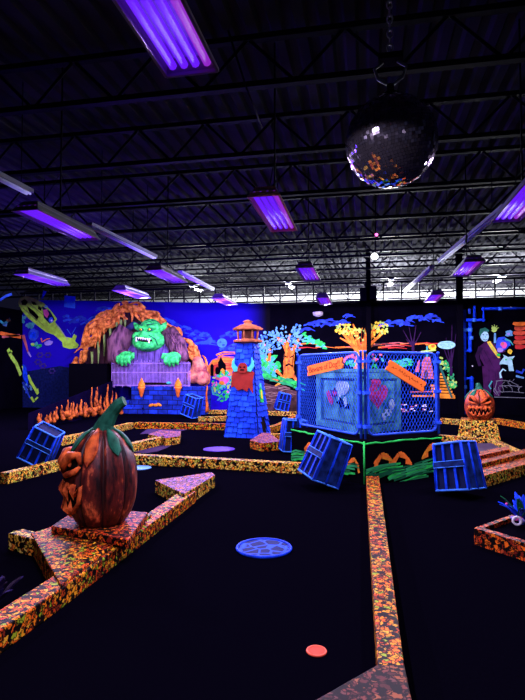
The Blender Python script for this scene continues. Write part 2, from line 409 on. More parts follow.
# ================================================================== MURAL (flat paint on the walls)
layer = [.003]
class Mural:
    """flat shapes painted on a wall, given in surveyed outline points"""
    def __init__(s, Y=None): s.mb = MB(); layer[0] += .0003; s.Y = Y or YB
    def P(s, x, y): return W(x, y, s.Y - layer[0])
    def poly(s, pts, m):
        layer[0] += .00003
        s.mb.face([s.P(*p) for p in reversed(pts)] if s.area(pts) < 0 else [s.P(*p) for p in pts], m); return s
    def area(s, pts): return sum(pts[i][0] * pts[(i + 1) % len(pts)][1] - pts[(i + 1) % len(pts)][0] * pts[i][1] for i in range(len(pts))) * -1
    def stroke(s, pts, w0, w1, m, wob=.15):
        layer[0] += .00003; L = []; Rr = []
        for i, p in enumerate(pts):
            a = pts[max(i - 1, 0)]; b = pts[min(i + 1, len(pts) - 1)]; dx, dy = b[0] - a[0], b[1] - a[1]; q = math.hypot(dx, dy) or 1
            w = (w0 + (w1 - w0) * i / max(len(pts) - 1, 1)) / 2 * (1 + random.uniform(-wob, wob))
            L.append((p[0] - dy / q * w, p[1] + dx / q * w)); Rr.append((p[0] + dy / q * w, p[1] - dx / q * w))
        for i in range(len(pts) - 1):
            s.mb.face([s.P(*L[i]), s.P(*L[i + 1]), s.P(*Rr[i + 1]), s.P(*Rr[i])], m)
        return s
    def blob(s, x, y, rx, ry, m, n=12, wob=.15, rot=0):
        layer[0] += .00003; pts = []
        for i in range(n):
            a = 2 * PI * i / n; k = 1 + random.uniform(-wob, wob); u, v = rx * k * math.cos(a), ry * k * math.sin(a)
            pts.append((x + u * math.cos(rot) - v * math.sin(rot), y + u * math.sin(rot) + v * math.cos(rot)))
        s.mb.face([s.P(*p) for p in reversed(pts)], m); return s
    def dabs(s, n, region, rx, ry, mats, rot=(0, 3.1)):
        for _ in range(n):
            x, y = region(); s.blob(x, y, rx * random.uniform(.6, 1.3), ry * random.uniform(.6, 1.3), random.choice(mats), 7, .25, random.uniform(*rot))
        return s
    def done(s, name, label=None, wall=None):
        o = s.mb.build(name, wall or wall_back)
        if label: o['label'] = label
        return o
def inbox(x0, y0, x1, y1): return lambda: (random.uniform(x0, x1), random.uniform(y0, y1))
def inell(cx, cy, rx, ry):
    def f():
        a = random.uniform(0, 2 * PI); r = math.sqrt(random.random()); return cx + rx * r * math.cos(a), cy + ry * r * math.sin(a)
    return f
def cloud(x0, y0, x1, y1, n, mats, label, h=5):
    m = Mural()
    for i in range(n):
        u = (i + .5) / n; x = x0 + (x1 - x0) * u; y = y0 + (y1 - y0) * u + random.uniform(-h, h) * .7; w = (x1 - x0) / n * random.uniform(1.2, 2.4)
        m.stroke([(x - w, y + random.uniform(0, 2)), (x - w * .3, y - random.uniform(.5, 2)), (x + w * .3, y + random.uniform(-1, 1)), (x + w, y + random.uniform(0, 2))], random.uniform(1.5, 3.2), .5, random.choice(mats))
        m.blob(x, y - 1, w * .45, random.uniform(1, 2), random.choice(mats), 9, .25)
    m.done('painted_cloud', label)

def light_falloff(m, x0, x1):
    """light falloff put into the sky colour: blue fades to black between x0 and x1"""
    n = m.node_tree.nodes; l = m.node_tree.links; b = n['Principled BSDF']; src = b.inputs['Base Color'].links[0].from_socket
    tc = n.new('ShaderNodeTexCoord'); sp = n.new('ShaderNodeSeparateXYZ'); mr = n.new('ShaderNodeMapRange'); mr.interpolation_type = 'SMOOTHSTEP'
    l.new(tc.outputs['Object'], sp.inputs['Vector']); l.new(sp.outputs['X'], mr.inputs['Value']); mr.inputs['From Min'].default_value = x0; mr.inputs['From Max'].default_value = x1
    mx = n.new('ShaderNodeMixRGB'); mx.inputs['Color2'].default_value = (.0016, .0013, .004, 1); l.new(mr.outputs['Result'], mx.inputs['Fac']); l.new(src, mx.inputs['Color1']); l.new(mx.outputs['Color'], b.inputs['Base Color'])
light_falloff(M_WALLV, W(238, 340, YB).x, W(268, 340, YB).x)  # right edge of the blue light's reach, painted into the wall colour
# night sky on the left two thirds
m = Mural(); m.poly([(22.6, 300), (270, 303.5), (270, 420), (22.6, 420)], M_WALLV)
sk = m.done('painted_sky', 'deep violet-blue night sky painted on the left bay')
ds = Mural(); ds.poly([(22.6, 372), (60, 366), (110, 374), (112, 420), (22.6, 420)], M_NAVY); ds.done('painted_dark_area')  # darker navy area low on the left
SKYL = paint('cloud_light', (.03, .10, .85), .6, .3, 4); SKYM = paint('cloud_mid', (.02, .05, .5), .6, .3, 4)
cloud(66, 318, 96, 322, 9, [SKYL, SKYM], 'blue cloud painted above the skeleton'); cloud(92, 316, 112, 308, 6, [SKYL, SKYM], 'small blue cloud painted left of the cave arch')
cloud(164, 321, 178, 324, 4, [SKYL, SKYM], 'thin blue cloud right of the ogre head')
cloud(176, 329, 212, 340, 13, [SKYL, SKYM, SKYL], 'long blue cloud trailing towards the moon', 6)
cloud(198, 346, 214, 341, 3, [SKYL], 'pale streak under the long cloud', 2)
cloud(226, 336, 246, 333, 5, [SKYL, SKYM], 'blue cloud right of the moon', 3); cloud(226, 348, 244, 346, 5, [SKYL, SKYM], 'lower blue cloud under the moon', 3)
m = Mural(); m.blob(222, 343, 5, 4.6, M_BLUEL, 24, .01); m.blob(220.5, 342, 1.2, 1, SKYL); m.blob(223.5, 345, 1.6, 1, SKYL); m.done('painted_moon', 'round light blue moon')
m = Mural(); m.poly([(64.5, 295.5), (75.5, 296.5), (75, 308.5), (64, 307)], paint('poster_blue', (.03, .16, .85), .6, .2)); m.done('painted_square', 'plain light blue square high on the wall')
# sunset with ruined castle
m = Mural()
m.poly([(208, 366), (212, 360), (222, 356), (232, 358), (242, 360), (244, 376), (208, 376)], paint('sunset', (.95, .25, .06), .6, .6, 3))
for i in range(9): y = 352 + i * 2.3; m.stroke([(210 + random.uniform(0, 8), y + 3), (224, y), (240, y + random.uniform(-1, 2))], 2, .6, random.choice([M_ORANGE, M_RED, M_SALMON, M_ORANGEL]))
for x, y0 in ((212, 363), (217, 366)): m.poly([(x - 1.5, 376), (x - 1.8, y0 + 3), (x, y0), (x + 1.8, y0 + 3), (x + 1.5, 376)], M_BLACK)
m.poly([(218, 376), (218, 362), (219, 361), (220.8, 356.5), (223, 361), (226, 365), (226, 376)], M_BLACK); m.poly([(220.5, 376), (220.5, 370), (222.5, 368), (224.5, 370), (224.5, 376)], M_ORANGEL)
m.done('painted_castle', 'black castle silhouette against an orange sunset')
m = Mural(); m.dabs(60, inell(225, 382, 13, 12), 2.6, 1.2, [M_GREEN, M_TEAL, M_GREEN, M_LIME, M_PINK])
m.stroke([(215, 384), (212, 388), (213, 394), (220, 396), (224, 392)], 2, 1, M_TEAL); m.stroke([(216, 378), (222, 380), (227, 377)], 2.5, 1, M_SALMON)
m.blob(224, 380, 5, 4, M_PINK); m.blob(222, 383, 3, 2, M_ORANGEL); m.dabs(24, inell(222, 393, 9, 9), 2.4, 1, [M_GREEN, M_TEAL])
m.done('painted_bush', 'green and pink tangle of leaves below the castle')
# talking tree with blue leaves
m = Mural()
m.dabs(46, inell(268, 366, 11, 12), 3.2, 2.2, [M_GREEN, M_TEAL, M_GREEN])
m.stroke([(273, 372), (269, 362), (270, 350), (263, 343)], 4, 1.5, M_ORANGE); m.stroke([(270, 368), (266, 358)], 3, 1, M_ORANGEL)
m.stroke([(289, 378), (288, 366), (289, 352), (284, 342), (277, 338)], 12, 2.5, M_ORANGE); m.stroke([(290, 356), (295, 346), (299, 339)], 5, 2, M_ORANGE)
m.stroke([(287, 352), (288, 342), (290, 334)], 4, 1.5, M_ORANGEL); m.stroke([(285, 376), (277, 380), (270, 379)], 4, 1, M_ORANGE); m.stroke([(292, 374), (297, 381), (298, 387)], 4, 1, M_ORANGE); m.stroke([(286, 376), (280, 383), (275, 386)], 3.5, 1, M_ORANGEL)
for x in (284, 287, 291, 294): m.stroke([(x, 376), (x - .5, 364), (x + .3, 354)], .8, .5, M_ORANGEL)
m.stroke([(284.5, 356), (287.5, 357.5)], 1.4, 1, M_BLACK); m.stroke([(290, 357.5), (293, 356)], 1.4, 1, M_BLACK); m.stroke([(285.3, 366), (289, 364), (292.7, 366.5)], 2.2, 1.6, M_BLACK); m.blob(289, 361, .7, 1.3, M_BROWN)
LB = paint('leaf_blue', (.13, .40, .6), .6, .3, 6)
m.dabs(95, inell(271, 342, 13, 11), 1.5, 1.0, [LB, LB, M_BLUEL]); m.dabs(70, inell(296, 338, 8, 14), 1.5, 1.0, [LB, LB, M_BLUEL]); m.dabs(40, inell(284, 334, 14, 8), 1.4, 1, [LB]); m.dabs(20, inell(263, 352, 4, 8), 1.6, 1.1, [LB, M_TEAL])
for i in range(26): x = random.uniform(283, 295); y = random.uniform(345, 374); m.stroke([(x, y), (x + random.uniform(-.8, .8), y + 2.5), (x + random.uniform(-1, 1), y + 5)], .55, .3, random.choice([M_BROWN, paint('bark', (.35, .07, .01), .7, .4)]))
m.done('painted_tree', 'orange tree with a face and pale blue leaves')
m = Mural(); m.dabs(36, inell(272, 368, 9, 7), 2.4, 1.2, [M_TEAL, M_GREEN, LB]); m.stroke([(276, 370), (282, 376), (276, 380)], 3, 2, M_ORANGE)
for i in range(26): x = random.uniform(262, 300); y = 373 + (x - 262) * .3 + random.uniform(-2, 4); m.stroke([(x - 5, y - 1), (x, y), (x + 6, y + 2.6)], 2.4, .6, random.choice([M_GREEN, M_GREEN, paint('mid_green', (.03, .4, .12), .6, .4)]))
m.done('painted_hill', 'bright green grassy slope under the blue-leaved tree')
m = Mural(); m.poly([(262, 382), (275, 386), (300, 392), (300, 416), (262, 416)], M_BROWN)
for i in range(22): x = random.uniform(264, 294); y = random.uniform(386, 408); m.stroke([(x - 6, y), (x, y - 1.3), (x + 6, y)], 1, .4, paint('earth_line', (.26, .17, .13), .8, .4))
m.done('painted_earth', 'brown layered earth below the green slope')
# big stump of branches, clouds, horizon
for (a, b, c, d, nn, lb) in ((306, 328, 346, 320, 12, 'blue cloud above the left fence panel'), (384, 324, 440, 318, 16, 'wide blue cloud above the right fence panel'), (340, 322, 352, 316, 4, 'small cloud above the branching stump')):
    cloud(a, b, c, d, nn, [M_SKYB, SKYM, SKYL, SKYM], lb, 5)
m = Mural()
for i in range(26):
    x = random.uniform(304, 450); y = 346 + random.uniform(-3, 4); m.stroke([(x - 9, y), (x, y - .8), (x + 10, y + .5)], 1.3, .4, random.choice([M_ORANGE, M_RED, M_SALMON, M_BROWN]))
m.done('painted_horizon', 'thin orange sunset streaks along the horizon')
m = Mural()
for i in range(34): x = random.uniform(302, 326); y = 332 + (x - 302) * .55 + random.uniform(0, 9) * (1 - (x - 302) / 40); m.blob(x, y, 2.6, 1.1, random.choice([M_GREEN, M_TEAL]), 7, .25, random.uniform(-.5, .6))
m.done('painted_leaves', 'spray of green leaves right of the blue-leaved tree')
m = Mural(); b0 = (361, 372)
m.poly([(352, 374), (357, 350), (355, 346), (366, 345), (366, 352), (372, 374)], M_ORANGEL)
for tip, mid in (((337, 327), (347, 338)), ((344, 325), (351, 336)), ((353, 324), (357, 335)), ((349, 332), (354, 342)), ((372, 325), (366, 336)), ((381, 325), (372, 336)), ((387, 330), (376, 339)), ((378, 338), (370, 343)), ((340, 338), (350, 343)), ((376, 327), (369, 336))):
    m.stroke([(360 + (mid[0] - 360) * .25, 350), mid, tip], 4.6, 1.2, random.choice([M_ORANGEL, M_ORANGE])); 
    for _ in range(2): m.stroke([mid, (mid[0] + random.uniform(-6, 6), mid[1] - random.uniform(5, 9))], 1.6, .6, M_ORANGEL)
m.dabs(46, inell(346, 329, 11, 7), 1.3, 1.1, [M_LIME, M_YEL]); m.dabs(46, inell(379, 329, 10, 7), 1.3, 1.1, [M_LIME, M_YEL]); m.dabs(12, inell(360, 334, 6, 7), 1.2, 1, [M_LIME])
for i in range(34): x = random.uniform(350, 372); y = random.uniform(334, 368); m.stroke([(x, y), (x + (x - 361) * .12, y - 3), (x + (x - 361) * .3, y - 6)], .6, .3, paint('bark', (.35, .07, .01), .7, .4))
m.done('painted_stump', 'orange branching stump with yellow-green buds above the fence')
m = Mural(); m.stroke([(343, 362), (347, 357), (352, 356), (357, 359), (360, 366)], 3.5, 2, M_SALMON); m.stroke([(352, 356), (355, 351)], 3, 2, M_SALMON); m.dabs(14, inell(351, 363, 5, 3), 2, 1.2, [M_TEAL, M_GREEN]); m.dabs(12, inell(376, 358, 7, 5), 2.2, 1.2, [M_SALMON, M_PINK, M_TEAL])
m.done('painted_root', 'pink gnarled roots seen through the left fence panel')
m = Mural(); m.dabs(26, inell(403, 363, 11, 4), 3, 1.2, [M_TEAL, M_GREEN], (-.4, .2)); m.dabs(8, inell(376, 366, 8, 2), 2.4, 1, [M_GREEN]); m.done('painted_shrub', 'teal-green shrub above the right orange board')
m = Mural(); m.poly([(421, 378), (422, 362), (425, 357), (430, 357), (432, 366), (434, 379)], M_SALMON); m.poly([(415, 372), (418, 361), (420, 360), (419, 372)], M_SALMON)
for y in range(361, 378, 3): m.stroke([(421.5, y), (432.5, y + .5)], .6, .5, M_BROWN)
m.poly([(424, 378), (424, 372), (426, 370), (428, 372), (428, 378)], M_BROWN); m.done('painted_tower', 'pink brick tower behind the right fence panel')
m = Mural()
m.stroke([(427, 357), (427, 346)], 2.2, 1.6, M_TEAL); m.blob(432, 347, 4, 3, M_YEL); m.blob(433, 346, 2, 1.5, M_ORANGE); m.stroke([(421, 352), (427, 351), (436, 350)], 2, 1.4, M_LIME); m.blob(427, 344, 1.6, 1.6, M_ORANGE); m.stroke([(424.5, 343), (429.5, 343)], 1, 1, M_RED)
m.done('painted_scarecrow', 'small yellow and teal scarecrow behind the right fence panel')
m = Mural()
for i in range(9): y = 374 + i * 2.9; x0 = 440 - i * .3; m.stroke([(x0 - 14 + i * 1.3 if i > 3 else x0, y), (x0 + 4 + i * 1.7, y + .4)], 1.9, 1.9, M_ORANGEL, .05)
m.stroke([(410, 392), (432, 391.5)], 1, 1, M_SALMON); m.stroke([(412, 396), (455, 396)], 1.6, 1.4, M_ORANGEL)
m.stroke([(440, 366), (446, 382), (452, 398)], 2.6, 2, paint('rail_green', (.02, .13, .09), .6, .3)); m.stroke([(437, 371), (438, 394)], 1.2, 1.2, M_BROWN)
m.done('painted_bridge', 'orange plank bridge right of the fence')
m = Mural()
for i in range(46): u = random.random(); m.blob(441 + u * 14 + random.uniform(-3, 3), 355 + u * 33 + random.uniform(-3, 3), 2.2, 1.1, random.choice([M_GREEN, M_LIME, paint('mid_green', (.03, .4, .12), .6, .4)]), 7, .25, random.uniform(0, 3))
m.done('painted_vine', 'green vine along the bridge')
m = Mural()
for base, tips in (((413, 352), ((403, 330), (409, 327), (416, 325), (421, 332), (406, 339))), ((451, 372), ((446, 338), (452, 325), (456, 334), (443, 346)))):
    m.stroke([(base[0], base[1] + 4), (base[0], base[1] - 8)], 3.5, 2.5, M_PURPD)
    for tp in tips: m.stroke([(base[0], base[1] - 6), ((base[0] + tp[0]) / 2, (base[1] + tp[1]) / 2 - 2), tp], 1.8, .5, M_PURPD)
m.done('painted_dead_trees', 'dark purple bare trees')
m = Mural(); m.blob(446.5, 345, 9, 4, paint('bubble_teal', (.3, .72, .68), .6, .2), 28, .01)
for y, a, b in ((342.8, 441, 452), (345, 440, 446), (345, 448, 453), (347, 442, 451)):
    x = a
    while x < b: m.stroke([(x, y), (x + .9, y + random.uniform(-.25, .25))], .5, .5, paint('ink', (.03, .16, .16), .6, 0)); x += 1.35
m.done('painted_speech_bubble', 'teal oval speech bubble with small dark writing')
m = Mural(); m.dabs(50, inbox(372, 404, 434, 412), 1.6, .6, [M_SALMON, M_BROWN, M_WHITE], (-.3, .3)); m.done('painted_path', 'speckled pink path below the bridge')

# right bay
RB = YB
m = Mural()
SK = paint('skin_aqua', (.35, .72, .75), .6, .2)
m.poly([(480, 346), (486, 341), (492, 342), (497, 348), (501, 358), (500, 368), (486, 369), (480, 358)], M_PURPLE)       # jacket
m.poly([(482, 366), (500, 366), (503, 380), (500, 396), (494, 396), (492.5, 380), (490.5, 396), (484, 396), (483, 380)], M_PURPLE)
m.stroke([(481, 347), (477, 356), (480, 366)], 5, 3, M_PURPD); m.stroke([(493, 345), (500, 352), (505, 350)], 4.5, 3, M_PURPLE)
m.poly([(487, 342), (490, 341), (496, 350), (500, 358), (498, 358), (491, 349)], M_YEL); m.stroke([(489, 343), (494, 350), (498, 356)], 1, .6, M_LIME)
for a, b in (((484, 350), (494, 368)), ((489, 370), (489, 392)), ((495, 372), (498, 394)), ((481, 352), (486, 364))): m.stroke([a, b], .7, .4, M_PURPD)
m.blob(484.5, 336, 4.2, 5.4, SK, 16, .04, -.15); m.poly([(479, 334), (480, 329), (485, 327.5), (489, 330), (488.6, 332), (484, 331.5), (481.5, 334), (480.5, 337)], paint('hair_green', (.02, .16, .1), .6, .3))
m.stroke([(482.6, 334.5), (484.2, 335)], .8, .6, M_BLACK); m.stroke([(486, 335), (487.6, 334.6)], .8, .6, M_BLACK); m.stroke([(485.2, 336), (485.8, 338)], .7, .6, M_TEAL); m.stroke([(483.4, 339.4), (485.6, 340.2), (487.4, 339.2)], .8, .5, M_BLACK)
m.stroke([(492, 381), (489, 386), (491, 389)], 1.8, 1, M_TEAL)
m.blob(498.5, 355, 2, 1.6, M_GREEN)
m.done('painted_man', 'pale green-faced man in a dark purple suit and yellow scarf')
m = Mural(); m.stroke([(495, 343), (495, 333)], 2.2, 1.8, LB); m.blob(494.5, 329.5, 3.4, 2.6, M_LIME, 10, .3)
for a in (-2.2, -1.6, -.9, -.3): m.stroke([(494.5, 329), (494.5 + 4.6 * math.cos(a), 329 + 4.6 * math.sin(a))], 1.3, .5, M_LIME)
m.stroke([(497, 343), (499, 339), (504, 338), (508, 341), (509, 346)], 3, 3, M_SKYB); m.blob(502, 345, 6.5, 5.5, M_SKYB, 14, .08); m.blob(504, 345, 3.4, 3, M_PINK, 10, .2); m.blob(502.5, 343.5, 1.8, 1.6, M_SALMON); m.blob(500, 350, 3, 2.4, M_LILAC); m.stroke([(505, 339), (510, 341), (513, 345)], 2, 1, M_TEAL)
m.blob(509, 333.5, 4, 3, LB, 10, .25); m.blob(508.5, 334, 1.6, 1.2, M_LILAC)
m.done('painted_monster', 'blue one-armed monster with a yellow hand beside the suited man')
m = Mural(); GC = paint('goblin', (.4, .85, .78), .6, .25)
m.poly([(500, 362), (504, 357), (503, 354.5), (508, 357), (515, 356), (512, 359.5), (513, 366), (514, 371), (509, 371), (508, 365), (503, 364), (499.5, 364.5)], GC); m.blob(510, 351.5, 2.2, 2.6, M_YEL); m.blob(506, 359.6, 1, .8, M_GREEN); m.stroke([(511, 359), (512.5, 359.4)], 1.2, 1, M_GREEN)
m.stroke([(501, 378), (500, 373), (503, 369), (506, 371)], 2, 1.4, GC); m.poly([(505, 371), (514, 371), (514, 378), (505, 378)], M_BLACK); m.stroke([(516, 371), (522, 373), (524, 369)], 2.4, 2, M_SKYB); m.stroke([(516, 376), (524, 378)], 2, 1.4, LB)
m.done('painted_goblin', 'teal spiky goblin below the blue monster')
m = Mural()
for i in range(6):
    y = 322 + i * 4.6; w = 6.5 - (i % 2) * 1.5 - i * .2; m.poly([(519 - w, y + 2.4), (518 - w * .7, y), (522 + w * .7, y), (522 + w, y + 2.6), (521, y + 4.2), (516, y + 4)], random.choice([M_RED, M_ORANGE, paint('brick_red', (.7, .1, .04), .6, .5)]))
m.done('painted_stack', 'red stacked pagoda shape near the bay edge')
m = Mural(); wl = paint('outline_grey', (.2, .24, .24), .7, .3)
for (y, a, b) in ((397, 494, 528), (392, 497, 524), (386, 499, 522), (381, 496, 512)): m.stroke([(a, y), ((a + b) / 2, y - random.uniform(-1, 2)), (b, y + random.uniform(-1.5, 1.5))], .6, .5, wl)
for i in range(9): x = 495 + i * 3.2 + random.uniform(-1, 1); y_ = random.uniform(379, 391); m.stroke([(x, y_), (x + random.uniform(-3, 4), y_ + 3), (x + random.uniform(-2, 5), y_ + random.uniform(5, 7))], .6, .4, wl)
m.stroke([(497, 381), (495, 389), (499, 396)], .7, .5, wl); m.blob(472.5, 366, .7, .7, M_WHITE); m.done('painted_rubble', 'grey outlined rocks under the goblin')
# left: mural on the blue bay and round the corner
m = Mural()
SKB = paint('bone_lime', (.5, 1, .08), .6, .3, 8)
m.poly([(18, 303), (20, 298), (26, 296), (33, 298), (44, 303), (52, 312), (57, 319), (55, 322), (60, 328), (66, 337), (72, 338), (74, 334), (77, 336), (75, 341), (79, 345), (77, 348), (70, 349), (63, 347), (62, 342), (54, 335), (46, 332), (38, 326), (28, 318), (22, 311)], SKB)
for pts in ([(21, 301), (25, 299), (28, 302), (26, 305), (22, 305)], [(27, 306), (34, 311), (39, 317), (37, 319), (30, 314)], [(31, 301), (35, 302), (37, 305), (33, 305)], [(38, 306), (42, 307), (41, 311), (38, 309)], [(33, 315), (38, 319), (36, 321)], [(51, 313), (55, 320), (53, 321)]): m.poly(pts, M_BLACK)
for a, b in (((23, 308), (36, 320)), ((30, 304), (47, 318)), ((26, 310), (44, 326)), ((36, 303), (52, 317))): m.stroke([a, b], .8, .5, paint('bone_dark', (.22, .38, .08), .6, .3))
m.poly([(42, 306), (50, 311), (54, 318), (50, 324), (44, 318)], M_NAVY); m.poly([(43, 310), (47, 309), (49, 314), (47, 318), (44, 315)], M_PINK); m.blob(46, 306.5, 1.8, 1.2, LB); m.blob(51, 320, 2.2, 2.6, M_SKYB, 10, .2); m.blob(51.5, 320.5, .9, 1, M_WHITE)
m.stroke([(45, 291), (42, 299)], 3.4, 1, M_SKYB); m.stroke([(56, 324), (68, 340)], .7, .5, M_GREYL); m.stroke([(76, 327), (72, 334)], .6, .4, M_BLUEL); m.stroke([(67, 329), (71, 335)], .6, .4, M_BLUEL)
m.done('painted_skeleton', 'lime green bony long-necked creature on the violet wall')
m = Mural(); m.dabs(20, inell(20, 319, 6, 4), 2, 1.4, [M_TEAL, LB]); m.dabs(14, inell(30, 325, 4, 3), 2, 1.4, [M_TEAL, LB])
m.blob(33.5, 335, 5.5, 6.5, M_SKYB, 14, .12, .3); m.blob(33, 335, 3, 4, M_BLUE, 10, .2); m.dabs(8, inell(37, 345, 5, 2), 1.8, 1.3, [M_LIME, M_GREEN, M_TEAL]); m.blob(48.5, 343, 4.5, 2.4, M_LILAC, 10, .12, -.3); m.stroke([(41, 338), (42, 342), (47, 339), (50, 338.5)], 1.3, .8, M_ORANGE); m.stroke([(23, 335), (26, 345), (28, 352)], 3, 1.2, M_SALMON); m.stroke([(28, 352), (31, 357)], 2, 1, M_LILAC)
m.done('painted_rider', 'blue and teal figure riding under the lime creature')
m = Mural(); BO = SKB
m.stroke([(22.8, 366), (24, 372)], 2, 2, BO); m.stroke([(28, 375), (31, 382), (37, 392)], 2.6, 3, BO); m.poly([(35, 392), (38, 388), (39, 393), (37, 395)], BO); m.stroke([(31, 397), (34, 402)], 2.6, 2, BO); m.stroke([(35, 400), (38, 397)], 1.8, 1.2, BO)
m.poly([(22.8, 364), (26, 366), (28, 378), (28, 386), (24, 380), (22.8, 376)], M_BLUE); m.dabs(10, inell(28, 389, 4, 5), 1.8, 1.2, [M_SKYB, LB]); m.stroke([(23, 382), (30, 398)], 2.4, 1.4, M_SKYB)
m.done('painted_bone_figure', 'thin lime-limbed figure in blue low on the violet wall')
m = Mural(); pv = paint('puff_violet', (.05, .03, .22), .7, .4)
for cx, cy in ((40, 355), (48, 355), (43, 366), (52, 371), (38, 362)):
    for q in range(6): a = q * 1.05; m.blob(cx + 2.6 * math.cos(a), cy + 2.2 * math.sin(a), 1.2, .9, pv, 7, .2)
m.done('painted_puffs', 'faint violet puffs below the creature')
# left wall strokes, in the plane of the left wall
def LW(px, py):
    d = ray(px, py); t = (XL + .012) / d.x; return Vector((XL + .012, d.y * t, CAMZ + d.z * t))
def lstroke(mb, pts, w, m):
    for (a, b) in zip(pts, pts[1:]):
        A, B = LW(*a), LW(*b); d = (B - A); nrm = Vector((0, -d.z, d.y)).normalized() * w / 2
        mb.face([A - nrm, B - nrm, B + nrm, A + nrm], m)
mb = MB(); lstroke(mb, [(0, 333), (10, 335), (21, 337)], .14, M_ORANGE); lstroke(mb, [(2, 337), (20, 335)], .08, M_SALMON); o = mb.build('painted_branch', wall_left); o['label'] = 'orange branch painted round the corner'
mb = MB(); lstroke(mb, [(0, 321), (4, 324), (8, 321), (10, 319)], .1, M_TEAL); lstroke(mb, [(3, 324), (7, 325)], .12, LB); lstroke(mb, [(7, 321), (10, 319.5)], .1, M_ORANGE); mb.build('painted_hand', wall_left)['label'] = 'teal hand painted round the corner'
mb = MB(); lstroke(mb, [(8, 349), (11, 356), (16, 363), (21, 375)], .18, SKB); lstroke(mb, [(8, 354), (12, 351)], .09, SKB); mb.build('painted_arm', wall_left)['label'] = 'lime arm painted round the corner'
mb = MB(); lstroke(mb, [(0, 300), (6, 296), (12, 294)], .1, SKYL); mb.build('painted_wisp', wall_left)
# ================================================================== COURSE
H = .14
def border_line(name, label, pts, width=.14, h=H, mat=None, flip=False, cat='border', group=None):
    """curb following the near top edge, surveyed on its top face; width goes away from the viewer"""
    P = [G(x, y, h) for x, y in pts]; L = []
    for i, p in enumerate(P):
        d1 = (P[i] - P[i - 1]).normalized() if i > 0 else None; d2 = (P[i + 1] - P[i]).normalized() if i < len(P) - 1 else None
        d = (d1 + d2).normalized() if d1 and d2 else (d1 or d2)
        nrm = Vector((-d.y, d.x, 0))
        k = 1 / max(.4, (nrm.dot(Vector((-d1.y, d1.x, 0))) if d1 else 1))
        if nrm.dot(p - Vector((0, 0, h))) < 0: nrm = -nrm
        if flip: nrm = -nrm
        L.append(p + nrm * width * k)
    o = MB().prism(P + L[::-1], 0, h, mat or M_LEAF).build(name, origin=(P[0].x, P[0].y, 0), bevel=.008)
    return tag(o, label, cat, group)
def slab(name, label, px, z0, z1, mt, ms=None, cat='platform', kind=None):
    P = [G(x, y, z1) for x, y in px]
    o = MB().prism(P, z0, z1, mt, ms).build(name, origin=(P[0].x, P[0].y, z0), bevel=.008)
    return tag(o, label, cat, None, kind)
BD = 'course_border'
border_line(BD, 'leaf-print border running from the bottom left corner past the big pumpkin', [(-60, 671), (69, 583), (196, 491)], .17, .13)
slab('arrow_island', 'arrow-shaped island with purple lamp sheen painted into its top at the far end of the pumpkin border', [(155, 480), (212, 472), (215, 475), (184, 494)], 0, .16, M_LEAF_SHEEN, M_LEAF_Y)
slab('corner_platform', 'triangular leaf-print platform under the big pumpkin', [(31, 533), (61, 585), (152, 514), (110, 508)], 0, .15, M_LEAF)
slab('pumpkin_pad', 'smaller reddish slab directly under the big pumpkin', [(51, 526), (128, 540), (148, 512), (80, 507)], .15, .21, M_LEAF_R)
border_line(BD, 'short yellow border stub left of the triangular pumpkin platform', [(8, 533), (36, 540)], .14, .14, M_LEAF_Y)
border_line(BD, 'yellow border in front of the leaning crate at the left edge', [(8, 473), (84, 455), (131, 446)], .13, .15, M_LEAF_Y)
border_line(BD, 'border with a broad flat end running right from behind the big pumpkin', [(131, 444), (168, 436)], .15, .16, M_LEAF_Y)
slab('course_island', 'flat island with pink lamp sheen painted into its top at the end of the short border behind the big pumpkin', [(148, 434), (160, 430), (181, 431), (180, 436), (166, 438)], 0, .16, M_LEAF_SHEEN, M_LEAF_Y)
border_line(BD, 'long border across the carpet from the big pumpkin to the fenced stage', [(128, 455), (220, 459.5), (302, 464)], .16, .15, M_LEAF_Y)
border_line(BD, 'far border from the leaning crate to the foot of the brick wall', [(62, 438), (134, 422.5)], .15, .16, M_LEAF_Y)
border_line(BD, 'border in front of the blue brick wall reaching the shingled tower', [(134, 422.5), (232, 424)], .15, .16, M_LEAF)
border_line(BD, 'border behind the one at the brick wall, left of the tower', [(199, 417), (234, 416)], .15, .14, M_LEAF_Y)
border_line(BD, 'furthest thin border left of the tower', [(204, 410), (234, 410)], .15, .14, M_LEAF_Y)
border_line(BD, 'angled border right of the tower leading to the small crate', [(268, 428), (282, 424), (298, 415)], .15, .15, M_LEAF)
border_line(BD, 'short border close behind the tower doorway', [(270, 434), (296, 434)], .15, .15, M_LEAF_Y)
border_line(BD, 'thin border far behind the tower on its right', [(266, 411), (296, 412)], .15, .14, M_LEAF_Y)
slab('course_island', 'triangular island with purple lamp sheen painted into its top at the foot of the tower', [(250, 440), (262, 432.5), (270, 433), (281, 441.5), (262, 443)], 0, .16, M_LEAF_SHEEN, M_LEAF)
# centre border and its end
P = [G(366, 476, H), G(377.5, 665, H), G(404.5, 666, H), G(379, 476, H)]
tag(MB().prism(P, 0, H, M_LEAF).build(BD, origin=(P[1].x, P[1].y, 0), bevel=.008), 'straight leaf-print border running from the stage towards the viewer', 'border')
P = [G(377.5, 664, H), G(300, 708, H), G(280, 760, H), G(425, 760, H), G(404.5, 664, H)]
tag(MB().prism(P, 0, H, M_LEAF_SHADE).build('end_island', origin=(P[0].x, P[0].y, 0), bevel=.008), 'triangular island, shade painted into its colour, at the near end of the straight border', 'platform')
